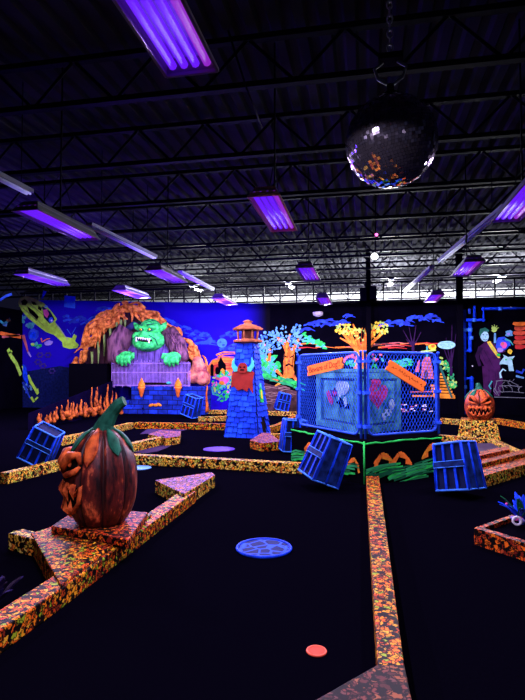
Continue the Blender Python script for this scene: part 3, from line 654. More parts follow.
# right side
border_line(BD, 'thin border far behind the fence on the right side', [(440, 418), (462, 420)], .15, .15, M_LEAF_Y)
border_line(BD, 'border running to the right edge behind the small pumpkin', [(494, 418), (530, 424)], .15, .16, M_LEAF)
border_line(BD, 'border in front of the hay-bale pedestal beside the fence', [(438, 435), (496, 440)], .15, .14, M_LEAF_Y)
border_line(BD, 'border slanting from the pedestal to the right edge', [(494, 438), (530, 454)], .16, .15, M_LEAF_Y, flip=True)
def taper(px_top, px_bot, z1, mt, ms, name, label):
    T = [G(x, y, z1) for x, y in px_top]; B = [G(x, y, 0) for x, y in px_bot]; mb = MB(); mb.fix = True
    mb.face(T, mt); 
    for i in range(4): j = (i + 1) % 4; mb.face([B[i], B[j], T[j], T[i]], ms)
    return tag(mb.build(name, origin=(B[0].x, B[0].y, 0)), label, 'platform')
ped = (466, 421.5)
Pf = G(457, 439.5, 0); Pr = G(501, 441.5, 0); pz = .42
dx = (Pr - Pf); fw = Vector((-dx.y, dx.x, 0)).normalized() * .75
mb = MB(); mb.fix = True; B = [Pf, Pr, Pr + fw, Pf + fw]; cen = sum(B, Vector()) / 4; T = [cen + (b - cen) * .82 + Vector((0, 0, pz)) for b in B]
mb.face(T, M_LEAF); [mb.face([B[i], B[(i + 1) % 4], T[(i + 1) % 4], T[i]], M_LEAF_Y) for i in range(4)]
tag(mb.build('hay_pedestal', origin=(cen.x, cen.y, 0)), 'block-shaped leaf-print pedestal under the small grinning pumpkin', 'platform')
PED = cen
slab('putting_deck', 'flat dark ramp deck in front of the pedestal', [(468, 443), (500, 443), (520, 452), (474, 452)], 0, .10, paint('deck_dark', (.03, .02, .045), .5, .3, 4))
f0, f1 = G(479, 490, 0), G(531, 474, 0); fd = Vector((f0.x + .15, f0.y, 0)).normalized()
for d0, d1, hh, mt, lb, e0 in ((0, .62, .16, M_LEAF_Y, 'lowest broad step with a yellow front right of the front crate', 0), (.625, 1.05, .22, M_LEAF, 'middle orange step right of the front crate', .03), (1.055, 1.5, .27, M_LEAF_R, 'upper red leaf-print step right of the front crate', -.02)):
    q0 = f0.lerp(f1, e0); q1 = f1 if d0 < 1 else f0.lerp(f1, .62); P = [q0 + fd * d0, q1 + fd * d0, q1 + fd * d1, q0 + fd * d1]
    tag(MB().prism(P, 0, hh, M_LEAF_R, mt).build('red_step', origin=(P[0].x, P[0].y, 0), bevel=.008), lb, 'step', 'leaf-print steps')
# floor discs and felt patches
def disc(name, c, r, m, label, h=.012, rim=None):
    p = G(*c); t = empty(name, p, label, 'disc')
    MB().lathe([(r, 0), (r, h), (r * .93, h + .003)], m, n=40, smooth=False).build('plate', t)
    rm = MB(); prof = [(r * 1.0, 0), (r * 1.02, h * .8), (r * .98, h + .008), (r * .9, h + .004)]
    rm.lathe(prof + [(r * .9, h * .5)], rim or m, n=40); 
    rm.bm.faces.ensure_lookup_table(); rm.build('rim', t) if rim else rm.bm.free()
    return t
def crack_mat():
    m = bpy.data.materials.new('cracked_blue'); n, l, b = nodes(m); b.inputs['Roughness'].default_value = .6; b.inputs['Specular IOR Level'].default_value = .03
    tc = n.new('ShaderNodeTexCoord'); e = n.new('ShaderNodeTexVoronoi'); e.feature = 'DISTANCE_TO_EDGE'; e.inputs['Scale'].default_value = 9; l.new(tc.outputs['Object'], e.inputs['Vector'])
    r = n.new('ShaderNodeValToRGB'); r.color_ramp.elements[0].position = .03; r.color_ramp.elements[1].position = .10
    r.color_ramp.elements[0].color = (.02, .09, .65, 1); r.color_ramp.elements[1].color = (.005, .013, .10, 1)
    l.new(e.outputs['Distance'], r.inputs['Fac']); l.new(r.outputs['Color'], b.inputs['Base Color']); return m
p = G(264, 549)
t = empty('sewer_cover', p, 'round blue cracked-pattern cover lying on the black carpet', 'cover')
MB().lathe([(.215, 0), (.215, .012), (.2, .015)], crack_mat(), n=40, smooth=False).build('plate', t)
mb = MB(); mb.tube([(.225 * math.cos(a), .225 * math.sin(a), .01) for a in [2 * PI * i / 40 for i in range(41)]], .013, M_BLUE, 6, False); mb.build('rim', t)
p = G(316.5, 652)
t = empty('tee_marker', p, 'small bright orange-red disc on the carpet in front', 'marker')
OR = paint('marker_orange', (1, .06, .015), .5, .15)
MB().lathe([(.047, 0), (.047, .006), (.045, .008)], OR, n=32, smooth=False).build('plate', t)
MB().tube([(.05 * math.cos(a), .05 * math.sin(a), .005) for a in [2 * PI * i / 32 for i in range(33)]], .006, paint('marker_rim', (1, .16, .08), .5, 0), 6, False).build('rim', t)
def oval(name, c, rx, label, m):
    p = G(*c); o = MB().lathe([(rx, 0), (rx, .008), (rx * .95, .011)], m, n=36, smooth=False).build(name, loc=p); return tag(o, label, 'disc')
oval('hole_disc', (219, 449.3), .30, 'purple round disc on the carpet before the tower', paint('disc_purple', (.075, .035, .33), .5, .2))
oval('hole_disc', (140, 468), .17, 'pale teal round disc on the carpet right of the big pumpkin', paint('disc_teal', (.13, .36, .75), .5, .2))
tinted = paint('tinted_purple', (.045, .028, .065), .6, .25, 2, spec=0)  # colour of the flat dull purple floor patches
def patch(px, label):
    P = [G(x, y, .006) for x, y in px]; o = MB().prism(P, 0, .006, tinted).build('tinted_patch', origin=(P[0].x, P[0].y, 0)); tag(o, label, 'patch')
patch([(131, 452), (132, 447), (150, 442), (178, 439.5), (180, 443), (172, 445), (166, 448), (158, 451), (146, 453)], 'wavy dull purple patch enclosed by the borders behind the pumpkin')
patch([(126, 466), (150, 460), (172, 461), (166, 464), (140, 467)], 'thin dull purple patch beside the big pumpkin')
patch([(60, 462), (72, 457.5), (84, 456.5), (84, 461)], 'small pinkish patch left of the big pumpkin')
patch([(140, 434), (150, 427), (190, 429), (176, 432)], 'dull purple patch before the brick wall')

# ------------------------------------------------------------------ crates
M_PLANK = paint('crate_plank', (.008, .03, .17), .6, .7, 9)
M_SLAT = paint('slat_side', (.005, .03, .4), .6, .5, 9)
M_INSIDE = paint('crate_dark', (.006, .012, .06), .8, .4, 8)
def plank(parent, P0, P1, P2, P3, nrm, th=.02, edge=.022, name='plank', face=None):
    """board with corners P0..P3 and glowing painted edges"""
    mb = MB(); mb.fix = True; n = nrm.normalized() * th; Q = [P0, P1, P2, P3]
    mb.face(Q, face or M_PLANK); mb.face([q - n for q in Q][::-1], M_INSIDE)
    for i in range(4): j = (i + 1) % 4; mb.face([Q[i], Q[j], Q[j] - n, Q[i] - n], M_BLUE)
    c = sum(Q, Vector()) / 4
    for i in range(4): mb.tube([Q[i], Q[(i + 1) % 4]], edge / 2, M_BLUE if i % 2 else M_BLUEL, 4)
    return mb.build(name, parent)
def make_crate(label):
    t = empty('slatted_crate', (0, 0, 0), label, 'crate', 'leaning blue crates'); w, d, h, k = .25, .21, .62, .86     # half sizes, height, taper
    def pt(x, y, z): s = 1 - (1 - k) * z / h; return Vector((x * s, y * s, z))
    for fx in (1, -1):                                   # boarded sides: two wide boards
        n = Vector((fx, 0, .1)); f = lambda u, z: pt(fx * w, u * d, z)
        for a, b in ((-1, -.03), (.03, 1)): plank(t, f(a, .0), f(b, .0), f(b, h), f(a, h), n, edge=.026, name='board')
    for fy in (1, -1):                                   # slatted sides: four uprights over a dark back, one cross band
        f = lambda u, z, o=0: pt(u * w, fy * (d + o), z)
        mb = MB(); mb.face([f(-1, 0, -.03), f(1, 0, -.03), f(1, h, -.03), f(-1, h, -.03)], M_INSIDE); mb.build('back_panel', t)
        for u in (-.95, -.33, .33, .95):
            mb = MB(); mb.fix = True; e = .075
            q = [f(u - e, 0), f(u + e, 0), f(u + e, h), f(u - e, h)]; kb = [f(u - e, 0, -.04), f(u + e, 0, -.04), f(u + e, h, -.04), f(u - e, h, -.04)]
            mb.face(q, M_BLUE); mb.face(kb[::-1], M_BLUE); [mb.face([q[i], q[(i + 1) % 4], kb[(i + 1) % 4], kb[i]], M_SLAT) for i in range(4)]; mb.build('slat', t)
        for z in (.0, h): mb = MB(); mb.tube([f(-1, z), f(1, z)], .016, M_BLUEL, 5); mb.build('edge_rail', t)
        plank(t, f(-1.02, .30, .012), f(1.02, .30, .012), f(1.02, .38, .012), f(-1.02, .38, .012), Vector((0, fy, 0)), name='band', edge=.014)
    MB().box((0, 0, .03), (w * 1.9, d * 1.9, .04), M_INSIDE).build('bottom_board', t)
    MB().box((0, 0, h - .03), (w * 1.5, d * 1.5, .03), M_INSIDE).build('top_board', t)
    return t
def ground_z(rot, w=.27, d=.23, h=.63):
    R = Euler(rot).to_matrix(); return -min((R @ Vector((x * (1 if z == 0 else .8), y * (1 if z == 0 else .8), z))).z for x in (-w, w) for y in (-d, d) for z in (0, h))
crate0 = make_crate('blue slatted crate')
# (base pixel of the middle of its foot), rotation, scale, label
CR = [((318, 488), (rad(-22), rad(6), rad(-60)), .9, 'blue slatted crate leaning to the right against the front of the stage'),
      ((461, 496), (rad(-5), rad(-12), rad(-40)), .88, 'blue slatted crate leaning in front of the right end of the stage'),
      ((35, 469.5), (rad(10), rad(27), rad(15)), .85, 'blue slatted crate leaning at the left edge behind the yellow border'),
      ((293, 452), (rad(0), rad(4), rad(20)), .9, 'upright blue crate half hidden behind the left end of the stage'),
      ((190, 418), (rad(0), rad(16), rad(-20)), 1.0, 'small distant blue crate tilted before the brick wall'),
      ((281, 412), (rad(4), rad(14), rad(18)), .95, 'small distant blue crate right of the shingled tower')]
for i, (c, rot, sc, lb) in enumerate(CR):
    p = G(*c); loc = (p.x, p.y, ground_z(rot) * sc + .012)
    if i == 0: crate0.location = loc; crate0.rotation_euler = rot; crate0['label'] = lb; o = crate0
    else: o = dup(crate0, loc, rot, lb)
    o.scale = (sc, sc, sc)

# ------------------------------------------------------------------ stage, grave and fence
SH = .57
a, c, b = G(291.5, 428, SH), G(364, 441.5, SH), G(441.5, 435.5, SH); d4 = a + b - c
def edge_green(t, A, B, z, r=.014):
    pts = [A.lerp(B, i / 14) + Vector((0, 0, z - .02 + random.uniform(-.01, .01))) for i in range(15)]
    MB().tube([p - t.location for p in pts], [r * random.uniform(.7, 1.3) for _ in pts], M_GREEN, 6).build('painted_trim', t)
t = empty('fenced_stage', (c.x, c.y, 0), 'black corner stage painted with orange hands and green grass carrying the fence', 'stage')
MB().prism([p - Vector((c.x, c.y, 0)) for p in (a, c, b, d4)], 0, SH, M_BLACK).build('stage_box', t)
edge_green(t, a, c, SH - a.z - .01); edge_green(t, c, b, SH - a.z - .01)
MB().tube([Vector((0, -.005, .02)), Vector((0, -.005, SH))], .013, M_GREEN, 6).build('corner_trim', t)
def on_face(A, B, u, z, off=.008):
    d = (B - A); n = Vector((d.y, -d.x, 0)).normalized()
    if n.y > 0: n = -n
    p = A + d * u + n * off; return Vector((p.x - c.x, p.y - c.y, z))
def face_paint(A, B, pts, w, m, off):
    mb = MB(); P = [(A.lerp(B, u), z) for u, z in pts]; L = (B - A).length
    for i in range(len(pts) - 1):
        (u0, z0), (u1, z1) = pts[i], pts[i + 1]; w0, w1 = w * (1 - .3 * abs(i / (len(pts) - 1) - .4)), w * (1 - .3 * abs((i + 1) / (len(pts) - 1) - .4))
        dx, dz = (u1 - u0) * L, z1 - z0; q = math.hypot(dx, dz); ox, oz = -dz / q / 2, dx / q / 2
        mb.face([on_face(A, B, u0 + ox * w0 / L, z0 + oz * w0, off), on_face(A, B, u1 + ox * w1 / L, z1 + oz * w1, off), on_face(A, B, u1 - ox * w1 / L, z1 - oz * w1, off), on_face(A, B, u0 - ox * w0 / L, z0 - oz * w0, off)], m)
    return mb
def hand_paint(A, B, u, z, s, lean):
    """painted bony orange hand clawing the ground"""
    mb = MB(); L = (B - A).length; k = 0
    def add(pts, w):
        nonlocal mb, k; k += 1
        q = face_paint(A, B, [(u + x * s / L, z + y * s) for x, y in pts], w * s, random.choice([M_ORANGE, M_ORANGEL, M_ORANGE]), .008 + .0006 * k)
        for f in q.bm.faces: mb.face([v.co.copy() for v in f.verts], q.mats[f.material_index])
        q.bm.free()
    add([(-.5 * lean, -.6), (-.3 * lean, .0), (.0, .35), (.25 * lean, .4)], .27)
    for j in range(4): add([(.1 * lean - .02, .4 - .06 * j), (.42 * lean + .1 * j * lean, .34 - .1 * j), (.62 * lean + .12 * j * lean, -.02 - .1 * j), (.6 * lean + .13 * j * lean, -.3 - .03 * j)], .16)
    add([(-.1 * lean, .2), (-.35 * lean, .1), (-.5 * lean, -.1)], .16)
    return mb.build('painted_hand', t)
hand_paint(a, c, .28, .30, .22, 1); hand_paint(a, c, .45, .27, .18, 1); hand_paint(a, c, .9, .25, .17, -1)
hand_paint(c, b, .2, .29, .24, 1); hand_paint(c, b, .42, .29, .22, 1); hand_paint(c, b, .90, .36, .24, -1)
for A, B, n in ((a, c, 52), (c, b, 66)):
    mb = MB(); L = (B - A).length
    for i in range(n):
        u = random.uniform(.03, .95); z = .13 + .05 * math.sin(u * 9) + random.uniform(-.1, .07); ln = random.uniform(.12, .3)
        q = face_paint(A, B, [(max(.01, u - ln / L), z - .02), (u, z + .02), (min(.99, u + ln / L), z + .03)], random.uniform(.01, .032), random.choice([M_GREEN, paint('mid_green', (.03, .4, .12), .6, .4), paint('deep_green', (.01, .14, .05), .6, .4)]), .012 + .0002 * i)
        for f in q.bm.faces: mb.face([v.co.copy() for v in f.verts], q.mats[f.material_index])
        q.bm.free()
    mb.build('painted_grass', t)
# crypt block
ka, kc, kb = G(318.5, 424.5, SH), G(363, 434, SH), G(399, 429, SH)
tg = empty('tomb_block', (kc.x, kc.y, SH), 'weathered teal stone tomb block with painted hearts behind the fence', 'tomb'); kh = .90
M_TOMB = paint('tomb_stone', (.09, .38, .36), .7, .55, 4, dark=(.025, .13, .15)); M_TOMBD = paint('tomb_dark', (.05, .13, .2), .7, .5, 5)
O0 = Vector((kc.x, kc.y, SH))
MB().prism([p - O0 + Vector((0, 0, 0)) for p in (ka, kc, kb, ka + kb - kc)], 0, kh, M_TOMBD).build('tomb_body', tg)
def rel(A, B, u, z, off):
    d = B - A; n = Vector((d.y, -d.x, 0)).normalized()
    if n.y > 0: n = -n
    p = A + d * u + n * off - O0; return Vector((p.x, p.y, z))
def relbox(A, B, u0, u1, z0, z1, off, m, name):
    mb = MB(); mb.fix = True; q = [(u0, z0), (u1, z0), (u1, z1), (u0, z1)]; f = [rel(A, B, u, z, off) for u, z in q]; k = [rel(A, B, u, z, -.01) for u, z in q]
    mb.face(f, m); [mb.face([f[i], f[(i + 1) % 4], k[(i + 1) % 4], k[i]], m) for i in range(4)]; return mb.build(name, tg, bevel=.006)
def relshape(A, B, pts, m, name, off=.03):
    mb = MB(); mb.face([rel(A, B, u, z, off) for u, z in pts], m); return mb.build(name, tg)
for A, B in ((ka, kc), (kc, kb)):
    relbox(A, B, .0, .12, 0, kh, .04, M_TOMB, 'frame_stile'); relbox(A, B, .88, 1.0, 0, kh, .04, M_TOMB, 'frame_stile')
    relbox(A, B, .0, 1, 0, .1, .045, M_TOMB, 'frame_rail'); relbox(A, B, .0, 1, kh - .1, kh, .045, M_TOMB, 'frame_rail')
    relbox(A, B, .16, .84, .14, kh - .14, .02, M_TOMB, 'panel')
HT = paint('heart_red', (.5, .04, .12), .6, .4)
def heart(cx, cz, s, ang=0):
    pts = []
    for i in range(28):
        q = 2 * PI * i / 28; x = .16 * math.sin(q) ** 3 * s / .16 * .5; y = (13 * math.cos(q) - 5 * math.cos(2 * q) - 2 * math.cos(3 * q) - math.cos(4 * q)) / 32 * s
        pts.append((x * math.cos(ang) - y * math.sin(ang), x * math.sin(ang) + y * math.cos(ang)))
    return [(cx + x / .75, cz + y) for x, y in pts[::-1]]
relshape(ka, kc, [(.24, .56), (.30, .42), (.38, .36), (.42, .44), (.36, .54), (.3, .6)], HT, 'painted_heart')
def star(cx, cz, r, n=6, asp=.75): return [(cx + (r if i % 2 else r * .55) * math.cos(PI * i / n) / asp, cz + (r if i % 2 else r * .55) * math.sin(PI * i / n)) for i in range(2 * n)]
relshape(ka, kc, star(.44, .56, .10), paint('ink_purple', (.05, .01, .06), .7, .2), 'painted_burst'); relshape(ka, kc, heart(.44, .56, .08), HT, 'painted_heart', .033)
SKL = paint('chalk', (.4, .68, .7), .7, .3)
relshape(ka, kc, [(.62 + .15 * math.cos(q), .66 + .11 * math.sin(q) * (1 + .15 * math.sin(3 * q))) for q in [2 * PI * i / 18 for i in range(18)]], SKL, 'painted_skull')
relshape(ka, kc, [(.55 + .04 * math.cos(q), .55 + .1 * math.sin(q)) for q in [2 * PI * i / 12 for i in range(12)]], SKL, 'painted_bone', .032)
relshape(ka, kc, star(.6, .42, .1, 5), M_BLACK, 'painted_bat', .034); relshape(ka, kc, star(.72, .38, .06, 4), M_BLACK, 'painted_bat', .035); relshape(ka, kc, [(.64, .48), (.69, .36), (.73, .42), (.7, .54)], SKL, 'painted_flame', .037)
relshape(kc, kb, heart(.36, .55, .42), HT, 'painted_heart'); relshape(kc, kb, [(.3 + .14 * math.cos(q), .74 + .075 * math.sin(q)) for q in [2 * PI * i / 14 for i in range(14)]], HT, 'painted_head', .033)
relshape(kc, kb, [(.24, .62), (.42, .66), (.42, .645), (.24, .605)], M_TOMB, 'painted_line', .035)
relshape(kc, kb, [(.74 + .11 * math.cos(q), .40 + .1 * math.sin(q)) for q in [2 * PI * i / 16 for i in range(16)]], M_TOMBD, 'painted_halo', .030); relshape(kc, kb, [(.74 + .08 * math.cos(q), .40 + .085 * math.sin(q)) for q in [2 * PI * i / 16 for i in range(16)]], SKL, 'painted_skull', .034)
for x, z in ((.5, .25), (.58, .3), (.64, .26), (.53, .2), (.69, .3)): relshape(kc, kb, star(x, z, .05, 4), SKL, 'painted_bone', .033)
relbox(ka, kc, -.02, 1.02, kh, kh + .05, .06, M_TOMB, 'top_slab'); relbox(kc, kb, -.02, 1.02, kh, kh + .05, .06, M_TOMB, 'top_slab')
# fence panels
M_WIRE = paint('fence_wire', (.02, .13, 1), .45, .3, 9)
M_FRAME = paint('fence_frame', (.03, .13, .95), .45, .3, 9)
FH = 1.13
def panel(A, B, label):
    A = Vector((A.x, A.y, SH)); B = Vector((B.x, B.y, SH)); L = (B - A).length; ang = math.atan2(B.y - A.y, B.x - A.x)
    e = empty('chain_link_fence', A, label, 'fence', 'blue fence panels', ang)
    r0, z0, z1 = .1, .045, .045 + FH
    def rr(x, z, cx, cz): return [(cx, cz)]
    pts = []
    for cx, cz, a0 in ((L - r0, z0 + r0, -PI / 2), (L - r0, z1 - r0, 0), (r0, z1 - r0, PI / 2), (r0, z0 + r0, PI)):
        for i in range(6): q = a0 + PI / 2 * i / 5; pts.append((cx + r0 * math.cos(q), 0, cz + r0 * math.sin(q)))
    MB().tube(pts + [pts[0]], .017, M_FRAME, 8, False).build('frame', e)
    mb = MB(); s = .062; wv = .0033
    n = int((L + FH) / s) + 1
    for i in range(n):
        x0 = i * s - FH * .62
        for sgn in (1, -1):
            if sgn > 0: p0, p1 = (x0, z0), (x0 + FH * .62, z1)
            else: p0, p1 = (x0, z1), (x0 + FH * .62, z0)
            (xa, za), (xb, zb) = p0, p1
            if xb < 0 or xa > L: continue
            if xa < 0: za += (zb - za) * (-xa) / (xb - xa); xa = 0
            if xb > L: zb = za + (zb - za) * (L - xa) / (xb - xa); xb = L
            mb.tube([(xa, wv * sgn * .6, za), (xb, wv * sgn * .6, zb)], wv, M_WIRE, 4, False)
    w_ = mb.build('chain_link_mesh', e)
    for x in (-.05, L + .05):
        MB().lathe([(.018, 0), (.018, FH + .04), (.023, FH + .04), (.017, FH + .07)], M_FRAME, (x, 0, 0), 10).build('post', e)
        for z in (.16, .62, 1.05): MB().box((x * .5 + (0 if x < 0 else L * .5), 0, z), (.1, .055, .04), M_FRAME).build('clamp', e)
    return e
fa, fc1, fc2, fb = G(299.5, 426.8, SH), G(359, 438, SH), G(368.5, 438.8, SH), G(436.5, 433.8, SH)
panel(fa, fc1, 'blue chain-link fence panel on the left face of the stage'); panel(fc2, fb, 'blue chain-link fence panel on the right face of the stage')
# orange boards tied to the fence
M_SIGN = paint('board_orange', (1, .22, .03), .6, .2, 5); M_INK = paint('board_ink', (.22, .02, .01), .7, 0)
def board(A, B, pa, pb, label, text):
    d = (B - A).normalized(); n = Vector((d.y, -d.x, 0)); n = -n if n.y > 0 else n
    def hit(px, py):
        r = ray(px, py); o = Vector((0, 0, CAMZ)); q = A + n * .045; k = (q - o).dot(n) / r.dot(n); return o + r * k
    P, Q = hit(*pa), hit(*pb); mid = (P + Q) / 2; L = (Q - P).length
    X = (Q - P).normalized(); Zv = X.cross(n).normalized() * -1; Zv = Zv if Zv.z > 0 else -Zv
    R = Matrix((X, -n, Zv)).transposed().to_4x4()
    e = empty('warning_board', mid, label, 'sign', 'orange boards on the fence'); e.rotation_euler = R.to_euler()
    w = .155; mb = MB(); mb.fix = True
    out = [(-L / 2, -w / 2), (L / 2 - .02, -w / 2), (L / 2, -w * .2), (L / 2 - .03, 0), (L / 2, w * .25), (L / 2 - .01, w / 2), (-L / 2 + .02, w / 2), (-L / 2, w * .2), (-L / 2 + .03, .0), (-L / 2 + .005, -w * .2)]
    f = [(x, -.012, z) for x, z in out]; k = [(x, .012, z) for x, z in out]; mb.face(f, M_SIGN); mb.face(k[::-1], M_SIGN)
    for i in range(len(out)): j = (i + 1) % len(out); mb.face([f[i], f[j], k[j], k[i]], M_SIGN)
    mb.build('plank', e)
    if text:
        cu = bpy.data.curves.new('lettering', 'FONT'); cu.body = text; cu.size = .125; cu.align_x = 'CENTER'; cu.align_y = 'CENTER'; cu.extrude = .001; cu.space_character = .95
        o = bpy.data.objects.new('lettering', cu); C.objects.link(o); dg = bpy.context.evaluated_depsgraph_get()
        me = bpy.data.meshes.new_from_object(o.evaluated_get(dg)); bpy.data.objects.remove(o)
        me.materials.clear(); me.materials.append(M_INK); wd = max(v.co.x for v in me.vertices) - min(v.co.x for v in me.vertices)
        for v in me.vertices: v.co.x *= L * .86 / wd
        o = bpy.data.objects.new('lettering', me); C.objects.link(o); o.parent = e; o.rotation_euler = (rad(90), 0, 0); o.location = (0, -.0135, 0)
    else:
        mb = MB(); x = -L * .4
        while x < L * .38:
            q = random.uniform(.02, .05); mb.tube([(x, -.0135, random.uniform(-.02, .01)), (x + q * .5, -.0135, random.uniform(.01, .035)), (x + q, -.0135, random.uniform(-.03, .01))], .004, M_INK, 4); x += q + (.014 if random.random() < .75 else .05)
        mb.build('lettering', e)
board(fa, fc1, (307.8, 371.2), (343, 362.6), 'orange board with dark lettering tilted up on the left fence panel', 'Beware of Dog!!')
board(fc2, fb, (387.5, 364.5), (424.5, 387.5), 'orange board sloping down on the right fence panel', None)
# ================================================================== PUMPKINS
def pumpkin_skin(name, bright, darkc, base):
    m = bpy.data.materials.new(name); n, l, b = nodes(m); b.inputs['Roughness'].default_value = .4; b.inputs['Specular IOR Level'].default_value = .3
    tc = n.new('ShaderNodeTexCoord'); mp = n.new('ShaderNodeMapping'); mp.inputs['Scale'].default_value = (1, 1, .35)
    nz = n.new('ShaderNodeTexNoise'); nz.inputs['Scale'].default_value = 11; nz.inputs['Detail'].default_value = 7; nz.inputs['Roughness'].default_value = .65
    l.new(tc.outputs['Object'], mp.inputs['Vector']); l.new(mp.outputs['Vector'], nz.inputs['Vector'])
    r = n.new('ShaderNodeValToRGB'); e = r.color_ramp.elements; e[0].position = .40; e[0].color = (*darkc, 1); e[1].position = .72; e[1].color = (*bright, 1); k = e.new(.57); k.color = (*base, 1)
    l.new(nz.outputs['Fac'], r.inputs['Fac'])
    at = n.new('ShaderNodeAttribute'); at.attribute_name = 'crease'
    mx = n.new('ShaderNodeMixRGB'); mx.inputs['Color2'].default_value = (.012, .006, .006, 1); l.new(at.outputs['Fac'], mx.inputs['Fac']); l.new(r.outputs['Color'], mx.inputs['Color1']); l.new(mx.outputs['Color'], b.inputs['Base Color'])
    return m
M_PK = pumpkin_skin('pumpkin_skin', (1, .2, .06), (.010, .004, .005), (.12, .016, .011))
M_PKB = pumpkin_skin('pumpkin_skin_bright', (1, .2, .04), (.1, .015, .008), (.55, .075, .02))
M_STEM = paint('stem_green', (.015, .13, .07), .6, .6, 10); M_RIND = paint('rind_orange', (.75, .15, .03), .5, .6, 14, dark=(.2, .025, .01))
M_CAV = paint('cavity_black', (.006, .003, .003), .9, 0)
def rp(th, z, R, Hh):
    """radius of the ribbed body at angle th, height fraction z"""
    prof = (max(0, 1 - (2 * z - .92) ** 2 / 1.18)) ** .5 if z > .46 else (max(0, 1 - ((.46 - z) / .56) ** 2.6)) ** .5 * 1.0
    rib = 1 - .13 * max(0, 1 - abs(math.cos(th * 4.5)) / .32) ** .8
    return R * prof * rib
def pumpkin(loc, R, Hh, face_az, label, skin, stem_lean, tall=True):
    t = empty('carved_pumpkin', loc, label, 'pumpkin'); NT, NZ = 144, 60
    bm = bmesh.new(); lay = bm.verts.layers.float.new('crease'); rings = []
    for j in range(NZ + 1):
        z = .0 + j / NZ; ring = []
        for i in range(NT):
            th = 2 * PI * i / NT; r = rp(th, z, R, Hh) if 0 < j < NZ else R * (.62 if j == 0 else .04)
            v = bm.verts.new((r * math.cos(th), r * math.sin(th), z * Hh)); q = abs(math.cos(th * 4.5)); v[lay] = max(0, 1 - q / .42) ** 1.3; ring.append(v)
        rings.append(ring)
    for A, B in zip(rings, rings[1:]):
        for i in range(NT): f = bm.faces.new((A[i], A[(i + 1) % NT], B[(i + 1) % NT], B[i])); f.smooth = True
    bm.faces.new(rings[0][::-1]); bm.faces.new(rings[-1])
    me = bpy.data.meshes.new('pumpkin_body'); bm.to_mesh(me); bm.free(); me.materials.append(skin)
    o = bpy.data.objects.new('pumpkin_body', me); C.objects.link(o); o.parent = t
    def sp(az, z, off=0.0):                        # point on the body, azimuth from the face centre (degrees)
        th = face_az + rad(az); r = R * ((max(0, 1 - (2 * z - .92) ** 2 / 1.18)) ** .5 if z > .46 else (max(0, 1 - ((.46 - z) / .56) ** 2.6)) ** .5) + off
        return Vector((r * math.cos(th), r * math.sin(th), z * Hh))
    def skinpatch(pts, off, m, name, depth=.05):
        mb = MB(); mb.fix = True; c = (sum(p[0] for p in pts) / len(pts), sum(p[1] for p in pts) / len(pts))
        rings_ = []
        for k in (1.0, .66, .33): rings_.append([mb.bm.verts.new(sp(c[0] + (a - c[0]) * k, c[1] + (z - c[1]) * k, off)) for a, z in pts])
        cv = mb.bm.verts.new(sp(*c, off)); kk = mb.mi(m); N = len(pts)
        inner = [mb.bm.verts.new(sp(a, z, off - depth)) for a, z in pts]
        for A, B in ((inner, rings_[0]), (rings_[0], rings_[1]), (rings_[1], rings_[2])):
            for i in range(N): f = mb.bm.faces.new((A[i], A[(i + 1) % N], B[(i + 1) % N], B[i])); f.material_index = kk
        for i in range(N): f = mb.bm.faces.new((rings_[2][i], rings_[2][(i + 1) % N], cv)); f.material_index = kk
        return mb.build(name, t)
    # mouth: dark cavity, jagged teeth, lips
    lip = [(-50, .44), (-40, .36), (-25, .44), (-12, .36), (0, .42), (12, .36), (25, .44), (40, .36), (50, .45), (46, .28), (30, .17), (12, .14), (-12, .14), (-30, .17), (-46, .28)]
    skinpatch(lip, .012, M_CAV, 'mouth_cavity')
    def fang(az, z0, z1, w):
        mb = MB(); mb.fix = True; ps = [sp(az + w * u, z0 + (z1 - z0) * v, .012 + .035 * math.sin(PI * min(1, v + .25)) * (1 - abs(u))) for u, v in ((-1, -.15), (0, -.2), (1, -.15), (.7, .4), (.05, 1), (-.7, .4))]
        cv = sp(az, z0 + (z1 - z0) * .3, .055)
        for i in range(6): mb.face([ps[i], ps[(i + 1) % 6], cv], M_RIND)
        mb.build('fang', t)
    for az in (-41, -26, -11, 4, 19, 34): fang(az + 2, .44, .27 + .03 * (abs(az) > 30), 6)
    for az in (-33, -18, -3, 12, 27): fang(az + 2, .13 + .05 * (abs(az) > 25), .31, 6)
    mb = MB(); mb.tube([sp(a, z, .015) for a, z in lip + [lip[0]]], .018, M_RIND, 6, False); mb.build('lip', t)
    # eyes and brows
    for s in (-1, 1):
        skinpatch([(s * 9, .56), (s * 38, .62), (s * 36, .72), (s * 24, .70), (s * 12, .62)], .012, M_CAV, 'eye_socket')
        mb = MB(); mb.tube([sp(s * 5, .56, .02), sp(s * 14, .65, .05), sp(s * 26, .74, .05), sp(s * 40, .75, .03), sp(s * 46, .66, .01)], [.02, .036, .04, .032, .015], M_RIND, 8); mb.build('brow', t)
        mb = MB(); mb.tube([sp(s * 10, .53, .015), sp(s * 24, .55, .035), sp(s * 40, .59, .03), sp(s * 46, .64, .01)], [.016, .026, .026, .012], M_RIND, 8); mb.build('cheek', t)
        mb = MB(); mb.ell(sp(s * 22, .645, .012), .02, M_RIND, 10, 8); mb.build('eye', t)
    skinpatch([(-7, .47), (0, .55), (7, .47), (0, .49)], .018, M_CAV, 'nose_hole')
    # stem and leaf collar
    top = Hh * .985; L = stem_lean
    pts = [Vector((0, 0, top - .05)), Vector(L) * .18 + Vector((0, 0, top + .05)), Vector(L) * .5 + Vector((0, 0, top + .14)), Vector(L) * .85 + Vector((0, 0, top + .215)), Vector(L) * 1.1 + Vector((0, 0, top + .235))]
    mb = MB(); mb.tube(pts, [R * .36, R * .25, R * .19, R * .17, R * .15], M_STEM, 9); so = mb.build('stem', t)
    for f in so.data.polygons: f.use_smooth = False
